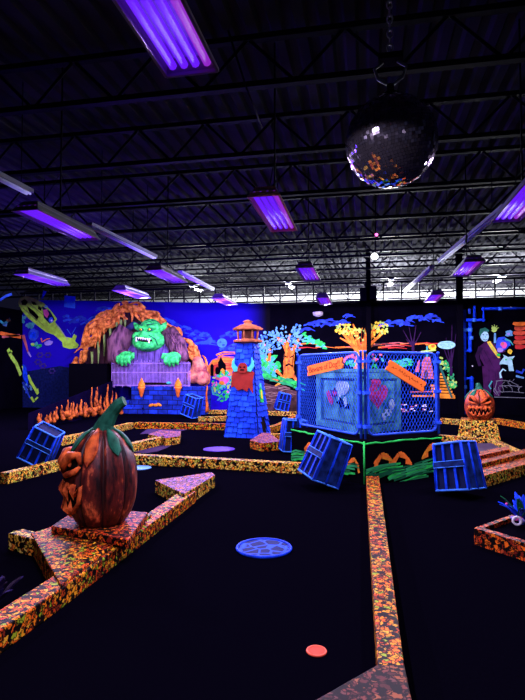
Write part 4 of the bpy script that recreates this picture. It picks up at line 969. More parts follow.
    for i in range(7):
        th = 2 * PI * i / 7 + .3; mb = MB(); mb.fix = True; col = M_STEM if i % 7 not in (2, 5) else M_RIND; ln = .36 if i % 2 else .27
        rowz = []
        for j in range(6):
            v = j / 5; z = .99 - v * ln; w = (.30 * math.sin(PI * min(1, v * .75 + .2))) * (1 if v < .98 else .05)
            rowz.append([mb.bm.verts.new(Vector((rp(th + u * w, z, R, Hh) * math.cos(th + u * w), rp(th + u * w, z, R, Hh) * math.sin(th + u * w), z * Hh)) * 1.0 + Vector((math.cos(th), math.sin(th), .5)) * (.022 - .008 * abs(u))) for u in (-1, -.5, 0, .5, 1)])
        kk = mb.mi(col)
        for A, B in zip(rowz, rowz[1:]):
            for i2 in range(4): f = mb.bm.faces.new((A[i2], A[i2 + 1], B[i2 + 1], B[i2])); f.material_index = kk; f.smooth = True
        lo = mb.build('leaf', t); sd = lo.modifiers.new('thick', 'SOLIDIFY'); sd.thickness = .014
    return t
p = G(101.5, 521.5, .213)
view = math.atan2(-p.y, -p.x)
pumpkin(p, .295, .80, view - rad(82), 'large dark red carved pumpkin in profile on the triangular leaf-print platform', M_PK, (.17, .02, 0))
pb = PED + Vector((0, -.12, .42)); 
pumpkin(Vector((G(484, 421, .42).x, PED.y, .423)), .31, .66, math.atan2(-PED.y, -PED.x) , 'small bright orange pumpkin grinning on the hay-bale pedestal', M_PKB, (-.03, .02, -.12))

# ================================================================== TOWER
A = G(227.5, 437.5, 0); B = G(263, 438, 0); side = Vector((-(B - A).y, (B - A).x, 0)).normalized() * (B - A).length
ctr = (A + B) / 2 + side / 2; ang = math.atan2((B - A).y, (B - A).x) - rad(13); wb = (B - A).length * 1.0; TH = 2.12; wt = .36
t = empty('shingled_tower', (ctr.x, ctr.y, 0), 'tall blue shingled lighthouse tower with an orange lantern top', 'tower', None, ang)
M_SH = [paint('shingle_blue_%d' % i, c_, .6, .35, 8) for i, c_ in enumerate([(.008, .06, .85), (.006, .04, .6), (.012, .085, .95)])]; M_SHD = paint('shingle_shade', (.006, .015, .16), .7, .3, 5)
MB().box((0, 0, TH / 2), (wb * .97, wb * .97, TH), M_SHD, top=wt / wb).build('tower_core', t)
def tw(z): return (wb + (wt - wb) * z / TH) / 2
rows = 18
for si in range(4):
    R = Matrix.Rotation(PI / 2 * si, 3, 'Z'); mb = MB(); mb.fix = True
    for r_ in range(rows):
        z0 = TH * r_ / rows; z1 = TH * (r_ + 1.25) / rows; x = -tw(z0) - random.uniform(0, .1)
        while x < tw(z0):
            w = random.uniform(.10, .17); a_, b_ = max(x, -tw(z0)), min(x + w, tw(z0)); x += w + .012
            if b_ - a_ < .015: continue
            if si == 1 and z0 < .42 and -.14 < (a_ + b_) / 2 < .14: continue
            dz = random.uniform(-.03, .015); y0 = -tw(z0) - .04; y1 = -tw(min(z1, TH)) - .004; sc = tw(min(z1, TH)) / tw(z0); zz1 = min(z1, TH)
            q = [Vector((a_, y0, z0 + dz)), Vector((b_, y0, z0 + dz + random.uniform(-.012, .012))), Vector((b_ * sc, y1, zz1)), Vector((a_ * sc, y1, zz1))]; nb = Vector((0, .038, 0)); mm = random.choice(M_SH)
            mb.face([R @ v for v in q], mm); mb.face([R @ v for v in (q[0], q[0] + nb, q[1] + nb, q[1])], M_SHD); mb.face([R @ v for v in (q[0], q[3], q[0] + nb)], M_SHD); mb.face([R @ v for v in (q[1], q[1] + nb, q[2])], M_SHD)  # shadow below the ragged shingles put into their dark underside colour
    mb.fix = False; mb.build('shingle_face', t)
R1 = Matrix.Rotation(PI / 2, 3, 'Z')
mb = MB(); y = -tw(0) - .012; mb.face([R1 @ Vector(v) for v in ((-.13, y, 0), (.13, y, 0), (.13, y + .03, .3), (.07, y + .05, .4), (-.07, y + .05, .4), (-.13, y + .03, .3))], M_CAV); mb.build('doorway', t)
# lantern
M_LAN = paint('lantern_orange', (.36, .12, .05), .6, .5, 6); M_LAND = paint('lantern_brown', (.10, .03, .02), .7, .5, 8)
MB().lathe([(.2, TH - .02), (.36, TH + .02), (.36, TH + .06), (.24, TH + .09)], M_LAN, n=8, smooth=False).build('gallery', t)
MB().lathe([(.16, TH + .08), (.16, TH + .3)], M_LAND, n=8, smooth=False).build('lantern_room', t)
for k in range(8): a_ = 2 * PI * k / 8; MB().tube([(.23 * math.cos(a_), .23 * math.sin(a_), TH + .07), (.25 * math.cos(a_), .25 * math.sin(a_), TH + .32)], .022, M_LAN, 6).build('lantern_post', t)
MB().lathe([(.36, TH + .3), (.37, TH + .33), (.2, TH + .41), (.1, TH + .44), (.09, TH + .48), (.13, TH + .49), (.03, TH + .54)], M_LAN, n=8, smooth=False).build('lantern_roof', t)
# cut-outs on the tower
M_BULL = paint('bull_red', (.26, .022, .016), .6, .3, 5)
def onface(si, pts, m, name, parent, z_of, off=.04, th=.03):
    """flat cut-out board standing proud of tower side si; pts = (x, z)"""
    R = Matrix.Rotation(PI / 2 * si, 3, 'Z'); mb = MB(); mb.fix = True
    f = [R @ Vector((x, -tw(z_of) - off - (z - z_of) * -(wb - wt) / 2 / TH * 1.0, z)) for x, z in pts]; bk = [v + R @ Vector((0, th, 0)) for v in f]
    mb.face(f, m); mb.face(bk[::-1], m); N = len(f)
    for i in range(N): mb.face([f[i], f[(i + 1) % N], bk[(i + 1) % N], bk[i]], m)
    o = mb.build(name, parent); return o
tb = empty('bull_cutout', (ctr.x, ctr.y, 0), 'red horned bull cut-out hanging on the front of the shingled tower', 'cut-out', None, ang)
zc = 1.34; 
onface(0, [(-.26, zc - .24), (-.2, zc - .2), (-.1, zc - .3), (0, zc - .26), (.12, zc - .32), (.16, zc - .22), (.26, zc - .36), (.24, zc - .1), (.27, zc + .1), (.2, zc + .15), (.08, zc + .16), (0, zc + .14), (-.1, zc + .15), (-.22, zc + .13), (-.27, zc + .02)], M_BULL, 'bull_body', tb, zc, .07)
onface(0, [(-.12, zc + .15), (-.1, zc + .26), (-.06, zc + .32), (.06, zc + .32), (.1, zc + .26), (.12, zc + .15), (.07, zc + .1), (-.07, zc + .1)], M_BULL, 'bull_head', tb, zc, .10)
for s in (-1, 1): onface(0, [(s * .09, zc + .14), (s * .2, zc + .12), (s * .27, zc + .24), (s * .26, zc + .36), (s * .2, zc + .44), (s * .21, zc + .32), (s * .16, zc + .24), (s * .09, zc + .22)], M_TEAL, 'horn', tb, zc, .09)
for s in (-1, 1): onface(0, [(s * .02, zc + .22), (s * .06, zc + .21), (s * .07, zc + .245), (s * .03, zc + .235)], M_BLACK, 'eye', tb, zc, .112, .01)
onface(0, [(-.05, zc + .15), (.05, zc + .15), (.04, zc + .18), (-.04, zc + .18)], M_CAV, 'snout', tb, zc, .112, .01)
tg2 = empty('green_window', (ctr.x, ctr.y, 0), 'small green and yellow window cut-out on the right side of the tower', 'cut-out', None, ang)
onface(1, [(-.12, .78), (.06, .76), (.08, 1.0), (-.02, 1.14), (-.12, 1.02)], M_GREEN, 'window_frame', tg2, .9, .05); onface(1, [(-.07, .86), (.0, .84), (.02, .97), (-.03, 1.06), (-.08, .98)], M_YEL, 'window_pane', tg2, .9, .055, .01)
onface(1, [(-.1, 1.1), (.03, 1.12), (.02, 1.2), (-.08, 1.18)], M_TEAL, 'window_cap', tg2, .9, .05)

# ================================================================== OGRE, CAVE AND CASTLE WALL
YO = 17.3
def wo(px, py, Y=YO): return W(px, py, Y)
mpp = (wo(160, 350) - wo(159, 350)).length
wl_ = wo(131, 417, 16.9); wr_ = wo(205, 417, 16.9); BWH = wo(165, 386.5, 16.9).z
M_BRICK = bpy.data.materials.new('castle_brick'); n_, l_, b_ = nodes(M_BRICK); b_.inputs['Roughness'].default_value = .7; b_.inputs['Specular IOR Level'].default_value = .08
tc_ = n_.new('ShaderNodeTexCoord'); mp_ = n_.new('ShaderNodeMapping'); mp_.inputs['Rotation'].default_value = (rad(90), 0, 0); br = n_.new('ShaderNodeTexBrick')
br.inputs['Scale'].default_value = 2.6; br.inputs['Mortar Size'].default_value = .035; br.inputs['Color1'].default_value = (.010, .05, .5, 1); br.inputs['Color2'].default_value = (.005, .018, .18, 1); br.inputs['Mortar'].default_value = (.004, .006, .04, 1); br.inputs['Brick Width'].default_value = .9; br.inputs['Row Height'].default_value = .42
l_.new(tc_.outputs['Object'], mp_.inputs['Vector']); l_.new(mp_.outputs['Vector'], br.inputs['Vector'])
nz_ = n_.new('ShaderNodeTexNoise'); nz_.inputs['Scale'].default_value = 5; nz_.inputs['Detail'].default_value = 5; l_.new(tc_.outputs['Object'], nz_.inputs['Vector'])
mx_ = n_.new('ShaderNodeMixRGB'); mx_.blend_type = 'MULTIPLY'; mx_.inputs['Fac'].default_value = .8; l_.new(br.outputs['Color'], mx_.inputs['Color1'])
rr_ = n_.new('ShaderNodeValToRGB'); rr_.color_ramp.elements[0].position = .3; rr_.color_ramp.elements[0].color = (.25, .25, .3, 1); rr_.color_ramp.elements[1].position = .65; rr_.color_ramp.elements[1].color = (1.2, 1.2, 1.2, 1)
l_.new(nz_.outputs['Fac'], rr_.inputs['Fac']); l_.new(rr_.outputs['Color'], mx_.inputs['Color2']); l_.new(mx_.outputs['Color'], b_.inputs['Base Color'])
t = empty('castle_parapet', ((wl_.x + wr_.x) / 2, 16.9, 0), 'low blue castle brick parapet under the ogre', 'parapet')
MB().box((0, .35, BWH / 2), (wr_.x - wl_.x, .7, BWH), M_BRICK).build('parapet_wall', t, bevel=.02)
MB().box((-(wr_.x - wl_.x) / 2 - .2, .3, BWH * .24), (.4, .6, BWH * .48), M_BRICK).build('parapet_step', t, bevel=.02)
MB().box((-(wr_.x - wl_.x) / 2 - .0, .2, BWH * .12), (.9, .6, BWH * .24), M_BRICK).build('parapet_step', t, bevel=.02)
mb = MB(); q = W(155, 405, 16.88) - t.location
for dx_ in (-.14, .02, .15): mb.ell(q + Vector((dx_, 0, random.uniform(-.03, .03))), (.1, .03, .05), M_ORANGEL, 10, 6, Euler((0, dx_ * 3, 0)))
mb.build('painted_emblem', t)
for px_, lb in ((141.5, 'orange wall torch on the left of the blue parapet'), (178, 'orange wall torch on the right of the blue parapet')):
    q = W(px_, 389, 16.73); e = empty('wall_torch', q, lb, 'torch', 'torches on the parapet')
    MB().lathe([(.02, -.28), (.05, -.22), (.10, .0), (.13, .03), (.13, .07), (.05, .08)], M_ORANGE, n=12).build('holder', e)
    MB().lathe([(.10, .06), (.13, .13), (.08, .24), (.03, .33), (.004, .38)], M_ORANGEL, n=10).build('flame', e); MB().box((0, .1, -.1), (.04, .12, .04), M_ORANGE).build('bracket', e)
# black stage block and sloped panel with stalagmites
q0, q1 = W(69, 363.5, 17.2), W(107, 363.5, 17.2); zb = W(88, 363.5, 17.2).z
tag(MB().box(((q0.x + q1.x) / 2, 17.42, zb / 2), (q1.x - q0.x, .44, zb), M_BLACK).build('stage_block', origin=((q0.x + q1.x) / 2, 17.42, 0)), 'plain black block standing left of the ogre under the cave arch', 'block')
pl = [G(28, 430, 0), G(111, 414, 0)]; zt0, zt1 = .42, 1.12
def slope_pt(u, z, off=0):
    d = pl[1] - pl[0]; n = Vector((d.y, -d.x, 0)).normalized(); n = n if n.dot(-pl[0]) > 0 else -n
    p = pl[0] + d * u + n * off; return Vector((p.x, p.y, z)) - Vector((pl[0].x, pl[0].y, 0))
t = empty('sloping_rampart', (pl[0].x, pl[0].y, 0), 'dark sloping side wall lined with a row of orange stalagmites', 'rampart')
M_PANEL = paint('panel_dark', (.003, .002, .012), .6, .3, 3, spec=0)
mb = MB(); mb.fix = True; f = [slope_pt(0, 0), slope_pt(1, 0), slope_pt(1, zt1), slope_pt(0, zt0)]; k_ = [v + Vector((.0, .12, 0)) for v in f]
mb.face(f, M_PANEL); mb.face(k_[::-1], M_PANEL); [mb.face([f[i], f[(i + 1) % 4], k_[(i + 1) % 4], k_[i]], M_PANEL) for i in range(4)]; mb.build('panel_board', t)
M_STAL = paint('stalagmite', (.6, .15, .02), .6, .6, 8, dark=(.1, .018, .006))
def stalag(t, base, h, r, lean=0):
    mb = MB(); pts = []; rs = []
    for i in range(8): v = i / 7; pts.append(base + Vector((lean * v + .02 * math.sin(9 * v), 0, h * v))); rs.append(r * (1 - v) ** .75 * (1 + .18 * math.sin(15 * v + base.x)) + .008)
    mb.tube(pts, rs, M_STAL, 8); mb.build('stalagmite', t)
for i in range(26):
    u = .06 + .9 * (i + random.uniform(-.2, .2)) / 26; h = (.3 + .72 * u) * random.uniform(.45, 1.0) * (1.15 if i % 4 == 1 else 1); stalag(t, slope_pt(u, .06 + .12 * random.random(), random.uniform(.06, .2)), h, random.uniform(.035, .062), random.uniform(-.05, .03))
for i in range(10): u = random.uniform(.25, .95); mb = MB(); mb.ell(slope_pt(u, random.uniform(.1, .3), .18), (random.uniform(.09, .18), .08, .09), M_STAL, 10, 7); mb.build('rock', t)
t = empty('stalagmite_cluster', W(201, 412, 17.0), 'small cluster of orange stalagmites right of the blue parapet', 'stalagmites')
for dx_, h in ((-.16, .5), (-.04, .85), (.08, .6), (.2, .95), (.13, .4)): stalag(t, Vector((dx_, random.uniform(-.05, .05), 0)), h, .06)
t = empty('stalagmite', W(117, 415, 16.7), 'single orange stalagmite between the sloping panel and the parapet', 'stalagmite'); stalag(t, Vector((0, 0, .05)), .72, .09, -.06); stalag(t, Vector((.13, 0, .05)), .35, .07, .05)
# cave arch
ARCH = [(76, 366), (82, 352), (92, 336), (104, 322), (115, 313), (126, 309), (138, 311), (152, 318), (166, 326), (180, 337), (192, 350), (200, 362), (205, 384)]
AP = [W(x, y, 18.1) for x, y in ARCH]
def arch_at(u):
    k = u * (len(AP) - 1); i = min(int(k), len(AP) - 2); f = k - i
    P = [AP[max(i - 1, 0)], AP[i], AP[i + 1], AP[min(i + 2, len(AP) - 1)]]
    return .5 * ((2 * P[1]) + (P[2] - P[0]) * f + (2 * P[0] - 5 * P[1] + 4 * P[2] - P[3]) * f * f + (3 * P[1] - P[0] - 3 * P[2] + P[3]) * f ** 3)
org = AP[0].copy(); org.z = 0
t = empty('cave_arch', org, 'knotted orange rock arch of a cave around the ogre', 'arch')
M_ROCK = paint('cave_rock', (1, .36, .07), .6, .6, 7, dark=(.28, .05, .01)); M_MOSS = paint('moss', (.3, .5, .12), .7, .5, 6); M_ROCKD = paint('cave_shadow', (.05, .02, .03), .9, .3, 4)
def strand(u0, u1, off, amp, ph, r, m=M_ROCK, name='rock_strand', dy=0):
    pts = []; rs = []; N = max(6, int((u1 - u0) * 60))
    for i in range(N + 1):
        u = min(1, u0 + (u1 - u0) * i / N); p = arch_at(u); tn = (arch_at(min(1, u + .01)) - arch_at(max(0, u - .01))).normalized(); nr = Vector((-tn.z, 0, tn.x))
        pts.append(p - org + nr * (off + amp * math.sin(u * 38 + ph)) + Vector((0, dy + .1 * math.cos(u * 38 + ph), 0))); rs.append(r * (1 + .3 * math.sin(u * 40 + ph * 3)) * (1 if 0 < i < N else .4))
    MB().tube(pts, rs, m, 8).build(name, t)
mb = MB()
for i in range(120):
    u_ = random.random(); p_ = arch_at(u_) - org; tn = arch_at(min(1, u_ + .02)) - arch_at(max(0, u_ - .02)); hw_ = .27 if u_ < .45 else .17
    off_ = random.uniform(-hw_, hw_); nr = Vector((-tn.z, 0, tn.x)).normalized(); an = math.atan2(-tn.z, tn.x) + random.uniform(-.5, .5)
    mb.ell(p_ + nr * off_ + Vector((0, random.uniform(-.12, .1), 0)), (random.uniform(.12, .26), .14, random.uniform(.05, .09)), M_ROCK, 10, 7, Euler((0, an, 0)))
fuse('rock_body', mb, .035, t, 1)
for i in range(12): u_ = random.uniform(0, .44); strand(u_, u_ + random.uniform(.08, .2), random.uniform(-.3, .27), .09, random.uniform(0, 6), random.uniform(.04, .07), dy=random.uniform(-.25, .05))
for i in range(12): u_ = random.uniform(.42, .9); strand(u_, u_ + random.uniform(.06, .14), random.uniform(-.2, .2), .09, random.uniform(0, 6), random.uniform(.04, .06), dy=random.uniform(-.2, .05))
for i in range(12):                                                        # dripping roots on the left limb
    u = random.uniform(.12, .46); p = arch_at(u) - org + Vector((random.uniform(.05, .2), -.12, random.uniform(-.1, .1))); ln = random.uniform(.3, .65)
    MB().tube([p, p + Vector((.04, 0, -ln * .5)), p + Vector((.02, 0, -ln))], [.06, .045, .012], M_ROCK, 7).build('rock_drip', t)
for u, ln in ((.12, .7), (.17, .95), (.21, .8), (.25, .6), (.33, .75), (.36, .5), (.3, .6), (.62, .4)):
    p = arch_at(u) - org + Vector((.3, -.1, -.25)); MB().tube([p, p + Vector((.02, 0, -ln * .5)), p + Vector((0, 0, -ln))], [.05, .04, .01], M_MOSS, 6).build('moss_vine', t)
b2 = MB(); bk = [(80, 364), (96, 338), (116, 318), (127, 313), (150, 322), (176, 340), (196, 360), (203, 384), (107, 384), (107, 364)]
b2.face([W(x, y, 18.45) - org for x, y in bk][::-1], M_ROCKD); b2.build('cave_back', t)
mb = MB(); q = W(199, 372, 17.7) - org
for dx_, dz_, r_ in ((0, .1, .3), (-.2, -.15, .26), (.14, -.2, .28), (-.05, .36, .2)): mb.ell(q + Vector((dx_, 0, dz_)), (r_, .22, r_), paint('boulder', (.8, .3, .14), .6, .6, 5, dark=(.25, .05, .06)), 14, 10)
bo = fuse('boulder', mb, .04, t, 3)
# ogre bust
org = W(150, 386.5, 17.3); org.z = BWH
t = empty('ogre_statue', org, 'huge green grinning ogre bust in a purple tunic behind the parapet', 'statue')
def q(px, py, dy=0): v = W(px, py, YO + dy) - org; return v
M_OGRE = paint('ogre_skin', (.06, .85, .15), .55, .5, 8, dark=(.015, .33, .06)); M_OGD = paint('ogre_dark', (.012, .12, .06), .7, .4, 6)
mb = MB(); hc = q(150, 334.5, -.2)
mb.ell(hc + Vector((-.02, .1, .18)), (.40, .40, .40), M_OGRE); mb.ell(hc + Vector((-.02, -.08, -.22)), (.60, .44, .40), M_OGRE)            # cranium, jowls
mb.ell(hc + Vector((0, -.3, -.38)), (.42, .22, .2), M_OGRE)                                                               # chin
for s in (-1, 1):
    mb.ell(hc + Vector((s * .18 - .02, -.25, .26)), (.2, .13, .075), M_OGRE, rot=Euler((0, s * .3, 0)))                      # brow
    mb.ell(hc + Vector((s * .36, -.25, -.08)), (.2, .16, .17), M_OGRE)                                                      # cheek
    mb.tube([hc + Vector((s * .34, .05, .2)), hc + Vector((s * .52, .02, .30)), hc + Vector((s * .62, 0, .44))], [.13, .12, .03], M_OGRE, 8)  # ear
mb.ell(hc + Vector((-.02, -.46, .0)), (.14, .16, .11), M_OGRE)                                                            # nose
for s in (-1, 1): mb.ell(hc + Vector((s * .1 - .02, -.44, -.04)), (.075, .08, .06), M_OGRE)
mb.tube([hc + Vector((-.3, -.4, -.12)), hc + Vector((-.15, -.5, -.10)), hc + Vector((.12, -.5, -.12)), hc + Vector((.3, -.42, -.2))], .05, M_OGRE, 8)
mb.tube([hc + Vector((-.32, -.4, -.16)), hc + Vector((-.15, -.47, -.31)), hc + Vector((.14, -.47, -.36)), hc + Vector((.32, -.4, -.24))], .06, M_OGRE, 8)
mb.ell(hc + Vector((0, .25, -.42)), (.42, .34, .34), M_OGRE)                                                                  # neck
for v_ in mb.bm.verts: v_.co = hc + (v_.co - hc) * .97
def hand(px, py, s):
    c_ = q(px, py, -.55); mb.ell(c_, (.27, .15, .2), M_OGRE); mb.tube([c_, c_ + Vector((s * .02, .3, .03)), c_ + Vector((s * .06, .6, .1))], [.17, .17, .2], M_OGRE, 10)
    for j in range(4):
        x_ = (-.2 + j * .13); ln = (.2, .26, .25, .19)[j]
        mb.tube([c_ + Vector((x_ * .8, -.06, .04)), c_ + Vector((x_, -.2, -.02)), c_ + Vector((x_ * 1.05, -.2, -.02 - ln * .6)), c_ + Vector((x_ * 1.05, -.1, -.05 - ln))], [.075, .075, .062, .04], M_OGRE, 8)
    mb.tube([c_ + Vector((-s * .16, -.02, .06)), c_ + Vector((-s * .31, -.12, .1)), c_ + Vector((-s * .35, -.18, -.06))], [.075, .066, .04], M_OGRE, 8)
hand(126, 357, -1); hand(173.5, 357.5, 1)
ob = fuse('ogre_body', mb, .028, t, 3)
n_before = set(t.children)
MB().tube([hc + Vector((-.3, -.5, -.17)), hc + Vector((-.15, -.545, -.2)), hc + Vector((.13, -.545, -.235)), hc + Vector((.29, -.5, -.235))], [.03, .065, .065, .03], M_CAV, 10).build('mouth', t)
for i in range(7): x_ = -.24 + i * .08; MB().lathe([(.002, -.07), (.026, -.01), (.03, .02), (.01, .03)], M_WHITE, hc + Vector((x_, -.60, -.15 - i * .009)), 8).build('tooth', t)
for x_, z_ in ((-.25, -.24), (.22, -.3)): MB().lathe([(.03, -.04), (.028, .02), (.003, .12)], M_WHITE, hc + Vector((x_, -.59, z_)), 8).build('tusk', t)
for s in (-1, 1):
    MB().ell(hc + Vector((s * .16 - .02, -.33, .15)), (.09, .07, .055), M_OGD, 12, 8).build('eye_socket', t)
    MB().ell(hc + Vector((s * .16 - .02, -.385, .15)), (.045, .03, .035), M_YEL, 10, 8).build('eye', t); MB().ell(hc + Vector((s * .16 - .02, -.412, .15)), (.018, .012, .022), M_CAV, 8, 6).build('pupil', t)
    MB().lathe([(.05, 0), (.035, .02), (.005, .0)], M_OGD, hc + Vector((s * .5, -.12, .33)), 8).build('ear_hollow', t)
    MB().tube([hc + Vector((s * .08 - .02, -.46, .30)), hc + Vector((s * .3, -.35, .36))], [.03, .02], M_OGD, 6).build('brow_hair', t)
for ch_ in set(t.children) - n_before:
    for v_ in ch_.data.vertices: v_.co = hc + (v_.co - hc) * .97
for s in (-1, 1):
    MB().tube([hc + Vector((s * .2, -.6, -.06)), hc + Vector((s * .42, -.52, -.2)), hc + Vector((s * .47, -.42, -.42))], [.012, .022, .01], M_OGD, 6).build('wrinkle', t)
    MB().tube([hc + Vector((s * .06 - .02, -.47, .36)), hc + Vector((s * .24, -.37, .45)), hc + Vector((s * .36, -.2, .42))], [.01, .018, .008], M_OGD, 6).build('wrinkle', t)
    MB().tube([hc + Vector((s * .1, -.5, .1)), hc + Vector((s * .24, -.45, .1)), hc + Vector((s * .36, -.35, .14))], [.01, .02, .008], M_OGD, 6).build('wrinkle', t)
MB().tube([hc + Vector((-.3, -.55, -.45)), hc + Vector((0, -.62, -.55)), hc + Vector((.3, -.55, -.5))], [.01, .022, .01], M_OGD, 6).build('wrinkle', t)
# tunic: draped mesh with folds
M_TUN = paint('tunic', (.13, .085, .30), .8, .5, 9, dark=(.035, .02, .09), stretch=(2.2, 1, .22)); M_SLV = paint('sleeve', (.18, .08, .12), .8, .55, 6, dark=(.03, .012, .03), stretch=(1.6, 1, .35)); M_SHAWL = paint('collar', (.05, .05, .2), .8, .4, 5)
mb = MB(); NT, NZ = 96, 22; rings = []
Htun = hc.z - .28
for j in range(NZ + 1):
    v = j / NZ; z = Htun * v; rx = (1.22 - .12 * v) * (1 - max(0, v - .55) ** 1.7 * 1.55); ry = (.4) * (1 - max(0, v - .6) ** 2 * 1.3); ring = []
    for i in range(NT):
        th = 2 * PI * i / NT; fo = 1 + .022 * math.sin(th * 34 + 2 * math.sin(v * 5)) * (1.2 - v) + .012 * noise.noise(Vector((math.cos(th) * 3, math.sin(th) * 3, v * 5)))
        ring.append(mb.bm.verts.new((rx * fo * math.cos(th), .08 + ry * fo * math.sin(th), z)))
    rings.append(ring)
kk = mb.mi(M_TUN)
for A_, B_ in zip(rings, rings[1:]):
    for i in range(NT): f = mb.bm.faces.new((A_[i], A_[(i + 1) % NT], B_[(i + 1) % NT], B_[i])); f.material_index = kk; f.smooth = True
f = mb.bm.faces.new(rings[-1]); f.material_index = kk
mb.build('tunic', t)
for s, pts in ((-1, [q(128, 329, .1), q(119, 343, 0), q(119, 358, -.15), q(125, 358, -.38)]), (1, [q(168, 332, .1), q(177, 345, 0), q(180, 357, -.15), q(175, 357, -.38)])):
    mb = MB(); mb.tube(pts, [.36, .44, .4, .27] if s < 0 else [.3, .34, .32, .26], M_SLV, 16); mb.build('sleeve', t)
    for k3 in range(4): MB().tube([pts[0] + Vector((s * (.05 + k3 * .06), -.36 + k3 * .03, 0)), pts[1] + Vector((s * (.02 + k3 * .08), -.40 + k3 * .04, 0)), pts[2] + Vector((s * (.0 + k3 * .06), -.3, -.05))], [.02, .035, .02], M_SLV, 6).build('sleeve_fold', t)
MB().tube([q(126, 331, .25), q(134, 325, .2), q(142, 327, .1)], [.12, .14, .08], M_SHAWL, 10).build('collar', t)
# netting rail in front of the ogre
r0, r1 = W(112, 386, 16.95), W(190, 386, 16.95); zt = W(150, 361, 16.95).z - BWH
e = empty('picket_screen', ((r0.x + r1.x) / 2, 16.95, BWH), 'thin purple picket screen standing on the parapet before the ogre', 'screen'); hw = (r1.x - r0.x) / 2
M_PICK = paint('picket', (.36, .22, .62), .6, .4, 6)
for z_ in (.03, zt * .55, zt * .9): MB().box((0, 0, z_), (hw * 2, .03, .03), M_PICK).build('rail', e)
for i in range(58): x_ = -hw + hw * 2 * i / 57; MB().box((x_, -.016, (zt + random.uniform(-.08, .08)) / 2), (.015, .012, zt + random.uniform(-.1, .06)), M_PICK).build('picket', e)
MB().tube([(-.25, -.05, .1), (.62, -.05, .1)], .035, M_CAV, 8).build('dark_bar', e); MB().ell((.68, -.06, .12), (.09, .05, .05), M_TEAL, 8, 6).build('bar_end', e)

# ================================================================== PIPES in the right bay
YP = YB - .14
def pipe(name, px, r, label, m=M_BLUE, clamps=()):
    P = [W(x, y, YP) for x, y in px]; e = empty(name, (P[0].x, P[0].y, P[0].z), label, 'pipe', 'blue pipes on the right bay'); 
    MB().tube([p - P[0] for p in P], r, m, 10).build('pipe_run', e)
    for p in P[1:-1]: MB().ell(p - P[0], r * 1.2, m, 12, 8).build('elbow', e)
    for x, y in clamps: p = W(x, y, YP); MB().tube([p - P[0] + Vector((0, 0, -.06)), p - P[0] + Vector((0, 0, .06))], r * 1.35, M_BLUEL, 12).build('coupling', e)
b0 = W(463.5, 412, YP)
pipe('wall_pipe', [(463.5, 419), (463.5, 310)], .085, 'thick vertical blue pipe beside the black column', clamps=((463.5, 387), (463.5, 330)))
pipe('wall_pipe', [(466, 320), (483.5, 320), (483.5, 309), (540, 308.5)], .055, 'blue pipe bending up and running along the top of the right bay', clamps=((474, 320), (500, 308.8)))
pipe('wall_pipe', [(466, 350.5), (470, 350.5), (470, 322)], .06, 'short blue pipe bend close to the thick pipe', clamps=((471, 338), (470, 330)))
pipe('wall_pipe', [(471.5, 414), (471.5, 378.5), (465, 378.5)], .07, 'lower blue pipe elbow behind the small pumpkin')
pipe('wall_pipe', [(474.5, 319), (474.5, 306)], .045, 'thin upright blue pipe stub near the top of the bay')
pipe('wall_pipe', [(469.5, 314), (469.5, 309)], .05, 'tiny blue pipe stub beside the top of the thick pipe', m=M_SKYB)

# ================================================================== PLANTERS
P = [G(474, 528, H), G(540, 548, H), G(560, 520, H), G(512, 514.5, H)]
o = Vector((P[0].x, P[0].y, 0)); t = empty('planter_box', o, 'low red leaf-print planter with dark filling at the lower right edge', 'planter')
cen = sum(P, Vector()) / 4; inn = [cen + (p - cen) * .8 for p in P]
for i in range(4):
    j = (i + 1) % 4; mb = MB(); mb.prism([P[i] - o, P[j] - o, inn[j] - o, inn[i] - o], 0, H, M_LEAF_R); mb.build('planter_side', t)
MB().prism([p - o for p in inn], 0, H - .04, M_BLACK).build('planter_filling', t)
def plant(base, label, cols, n, hgt, spread, name='neon_plant'):
    t = empty(name, base, label, 'plant')
    for i in range(n):
        a_ = random.uniform(0, 2 * PI); sp_ = random.uniform(.3, 1) * spread; tip = Vector((math.cos(a_) * sp_, math.sin(a_) * sp_, hgt * random.uniform(.5, 1))); mid = tip * .5 + Vector((0, 0, hgt * .25))
        mb = MB(); m = cols[i % len(cols)]; d = Vector((-tip.y, tip.x, 0)).normalized(); rows = []
        for k3 in range(7): v = k3 / 6; p_ = mid * 2 * v * (1 - v) + tip * v * v; w_ = .028 * math.sin(PI * (v * .85 + .1)); rows.append((p_ - d * w_, p_ + Vector((0, 0, .006)), p_ + d * w_))
        for A_, B_ in zip(rows, rows[1:]):
            mb.face([A_[0], A_[1], B_[1], B_[0]], m); mb.face([A_[1], A_[2], B_[2], B_[1]], m)
        lo = mb.build('leaf', t); s_ = lo.modifiers.new('thick', 'SOLIDIFY'); s_.thickness = .004
    return t
bp = G(517, 524, H - .04); M_DG = paint('leaf_green', (.02, .22, .08), .6, .5, 8)
pt = plant(bp + Vector((.05, 0, 0)), 'spiky neon blue flower with dark green leaves in the lower right planter', [M_BLUE, M_DG, M_SKYB, M_BLUE, M_DG], 34, .26, .24)
for dx_, dz_, m in ((-.06, .02, M_WHITE),):
    MB().tube([Vector((dx_ - .02 + .035 * math.cos(a_), -.12, .06 + .035 * math.sin(a_))) for a_ in [2 * PI * i / 12 for i in range(13)]], .011, m, 6, False).build('flower_ring', pt)
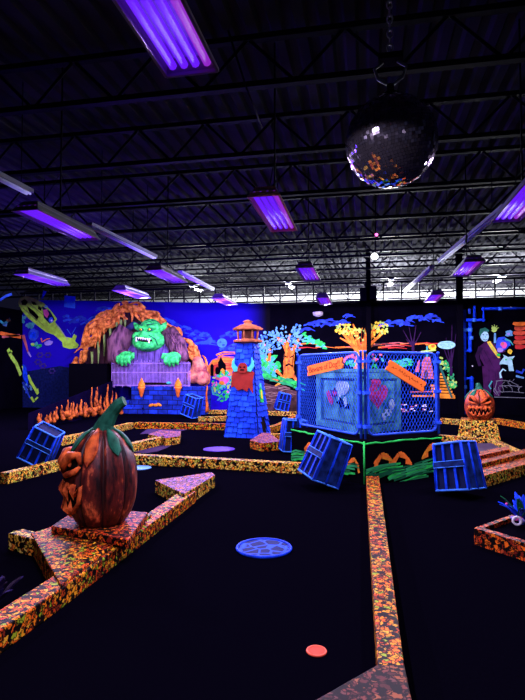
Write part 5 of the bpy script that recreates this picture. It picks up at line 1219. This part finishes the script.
for i in range(4): MB().ell((random.uniform(-.1, .02), -.06 + random.uniform(-.03, .03), .04 + random.uniform(0, .03)), (.03, .03, .02), random.choice([M_LILAC, M_PINK, M_LILAC]), 10, 7).build('bud', pt)
MB().ell((-.13, .02, .17), .014, M_PINK, 8, 6).build('bud', pt)
bp = G(-6, 610, 0)
plant(bp, 'dim grey-purple plant poking in at the lower left edge', [paint('plant_grey', (.03, .02, .045), .7, .4, 6), paint('plant_violet', (.03, .02, .11), .7, .4, 6)], 18, .24, .17)

# ------------------------------------------------------------------ pieces of parts go one level deeper
def nest(root, parent_kind, kinds):
    def base(o): return o.name.split('.')[0]
    hosts = [c_ for c_ in root.children if base(c_) == parent_kind]
    if not hosts: return
    def mid(o): return sum((Vector(q_) for q_ in o.bound_box), Vector()) / 8
    for c_ in list(root.children):
        if base(c_) in kinds: c_.parent = min(hosts, key=lambda h_: (mid(h_) - mid(c_)).length)
for o_ in [o for o in C.objects if o.parent is None and o.type == 'EMPTY']:
    for pk_, ks_ in (('housing', ('rim', 'reflector', 'tube')), ('channel', ('tube',)), ('mouth_cavity', ('fang', 'lip')), ('eye_socket', ('eye',)), ('stem', ('leaf',)), ('mouth', ('tooth', 'tusk')), ('eye', ('pupil',)),
                     ('panel', ('painted_heart', 'painted_burst', 'painted_skull', 'painted_bone', 'painted_bat', 'painted_flame', 'painted_head', 'painted_line', 'painted_halo')),
                     ('post', ('clamp',)), ('lantern_room', ('lantern_post', 'lantern_roof')), ('stage_box', ('painted_hand', 'painted_grass', 'painted_trim', 'corner_trim')), ('window_frame', ('window_pane',)), ('bull_head', ('horn', 'eye', 'snout')), ('plank', ('lettering',))):
        if pk_ == 'eye' and 'ogre' not in o_.name: continue
        nest(o_, pk_, ks_)
# ------------------------------------------------------------------ world and view
w = bpy.data.worlds.new('dark_room'); S.world = w; w.use_nodes = True
w.node_tree.nodes['Background'].inputs['Color'].default_value = (.16, .16, .45, 1); w.node_tree.nodes['Background'].inputs['Strength'].default_value = .03
S.view_settings.view_transform = 'Standard'; S.view_settings.look = 'None'; S.view_settings.exposure = 0.0; S.view_settings.gamma = 1.0
S.view_settings.use_curve_mapping = False
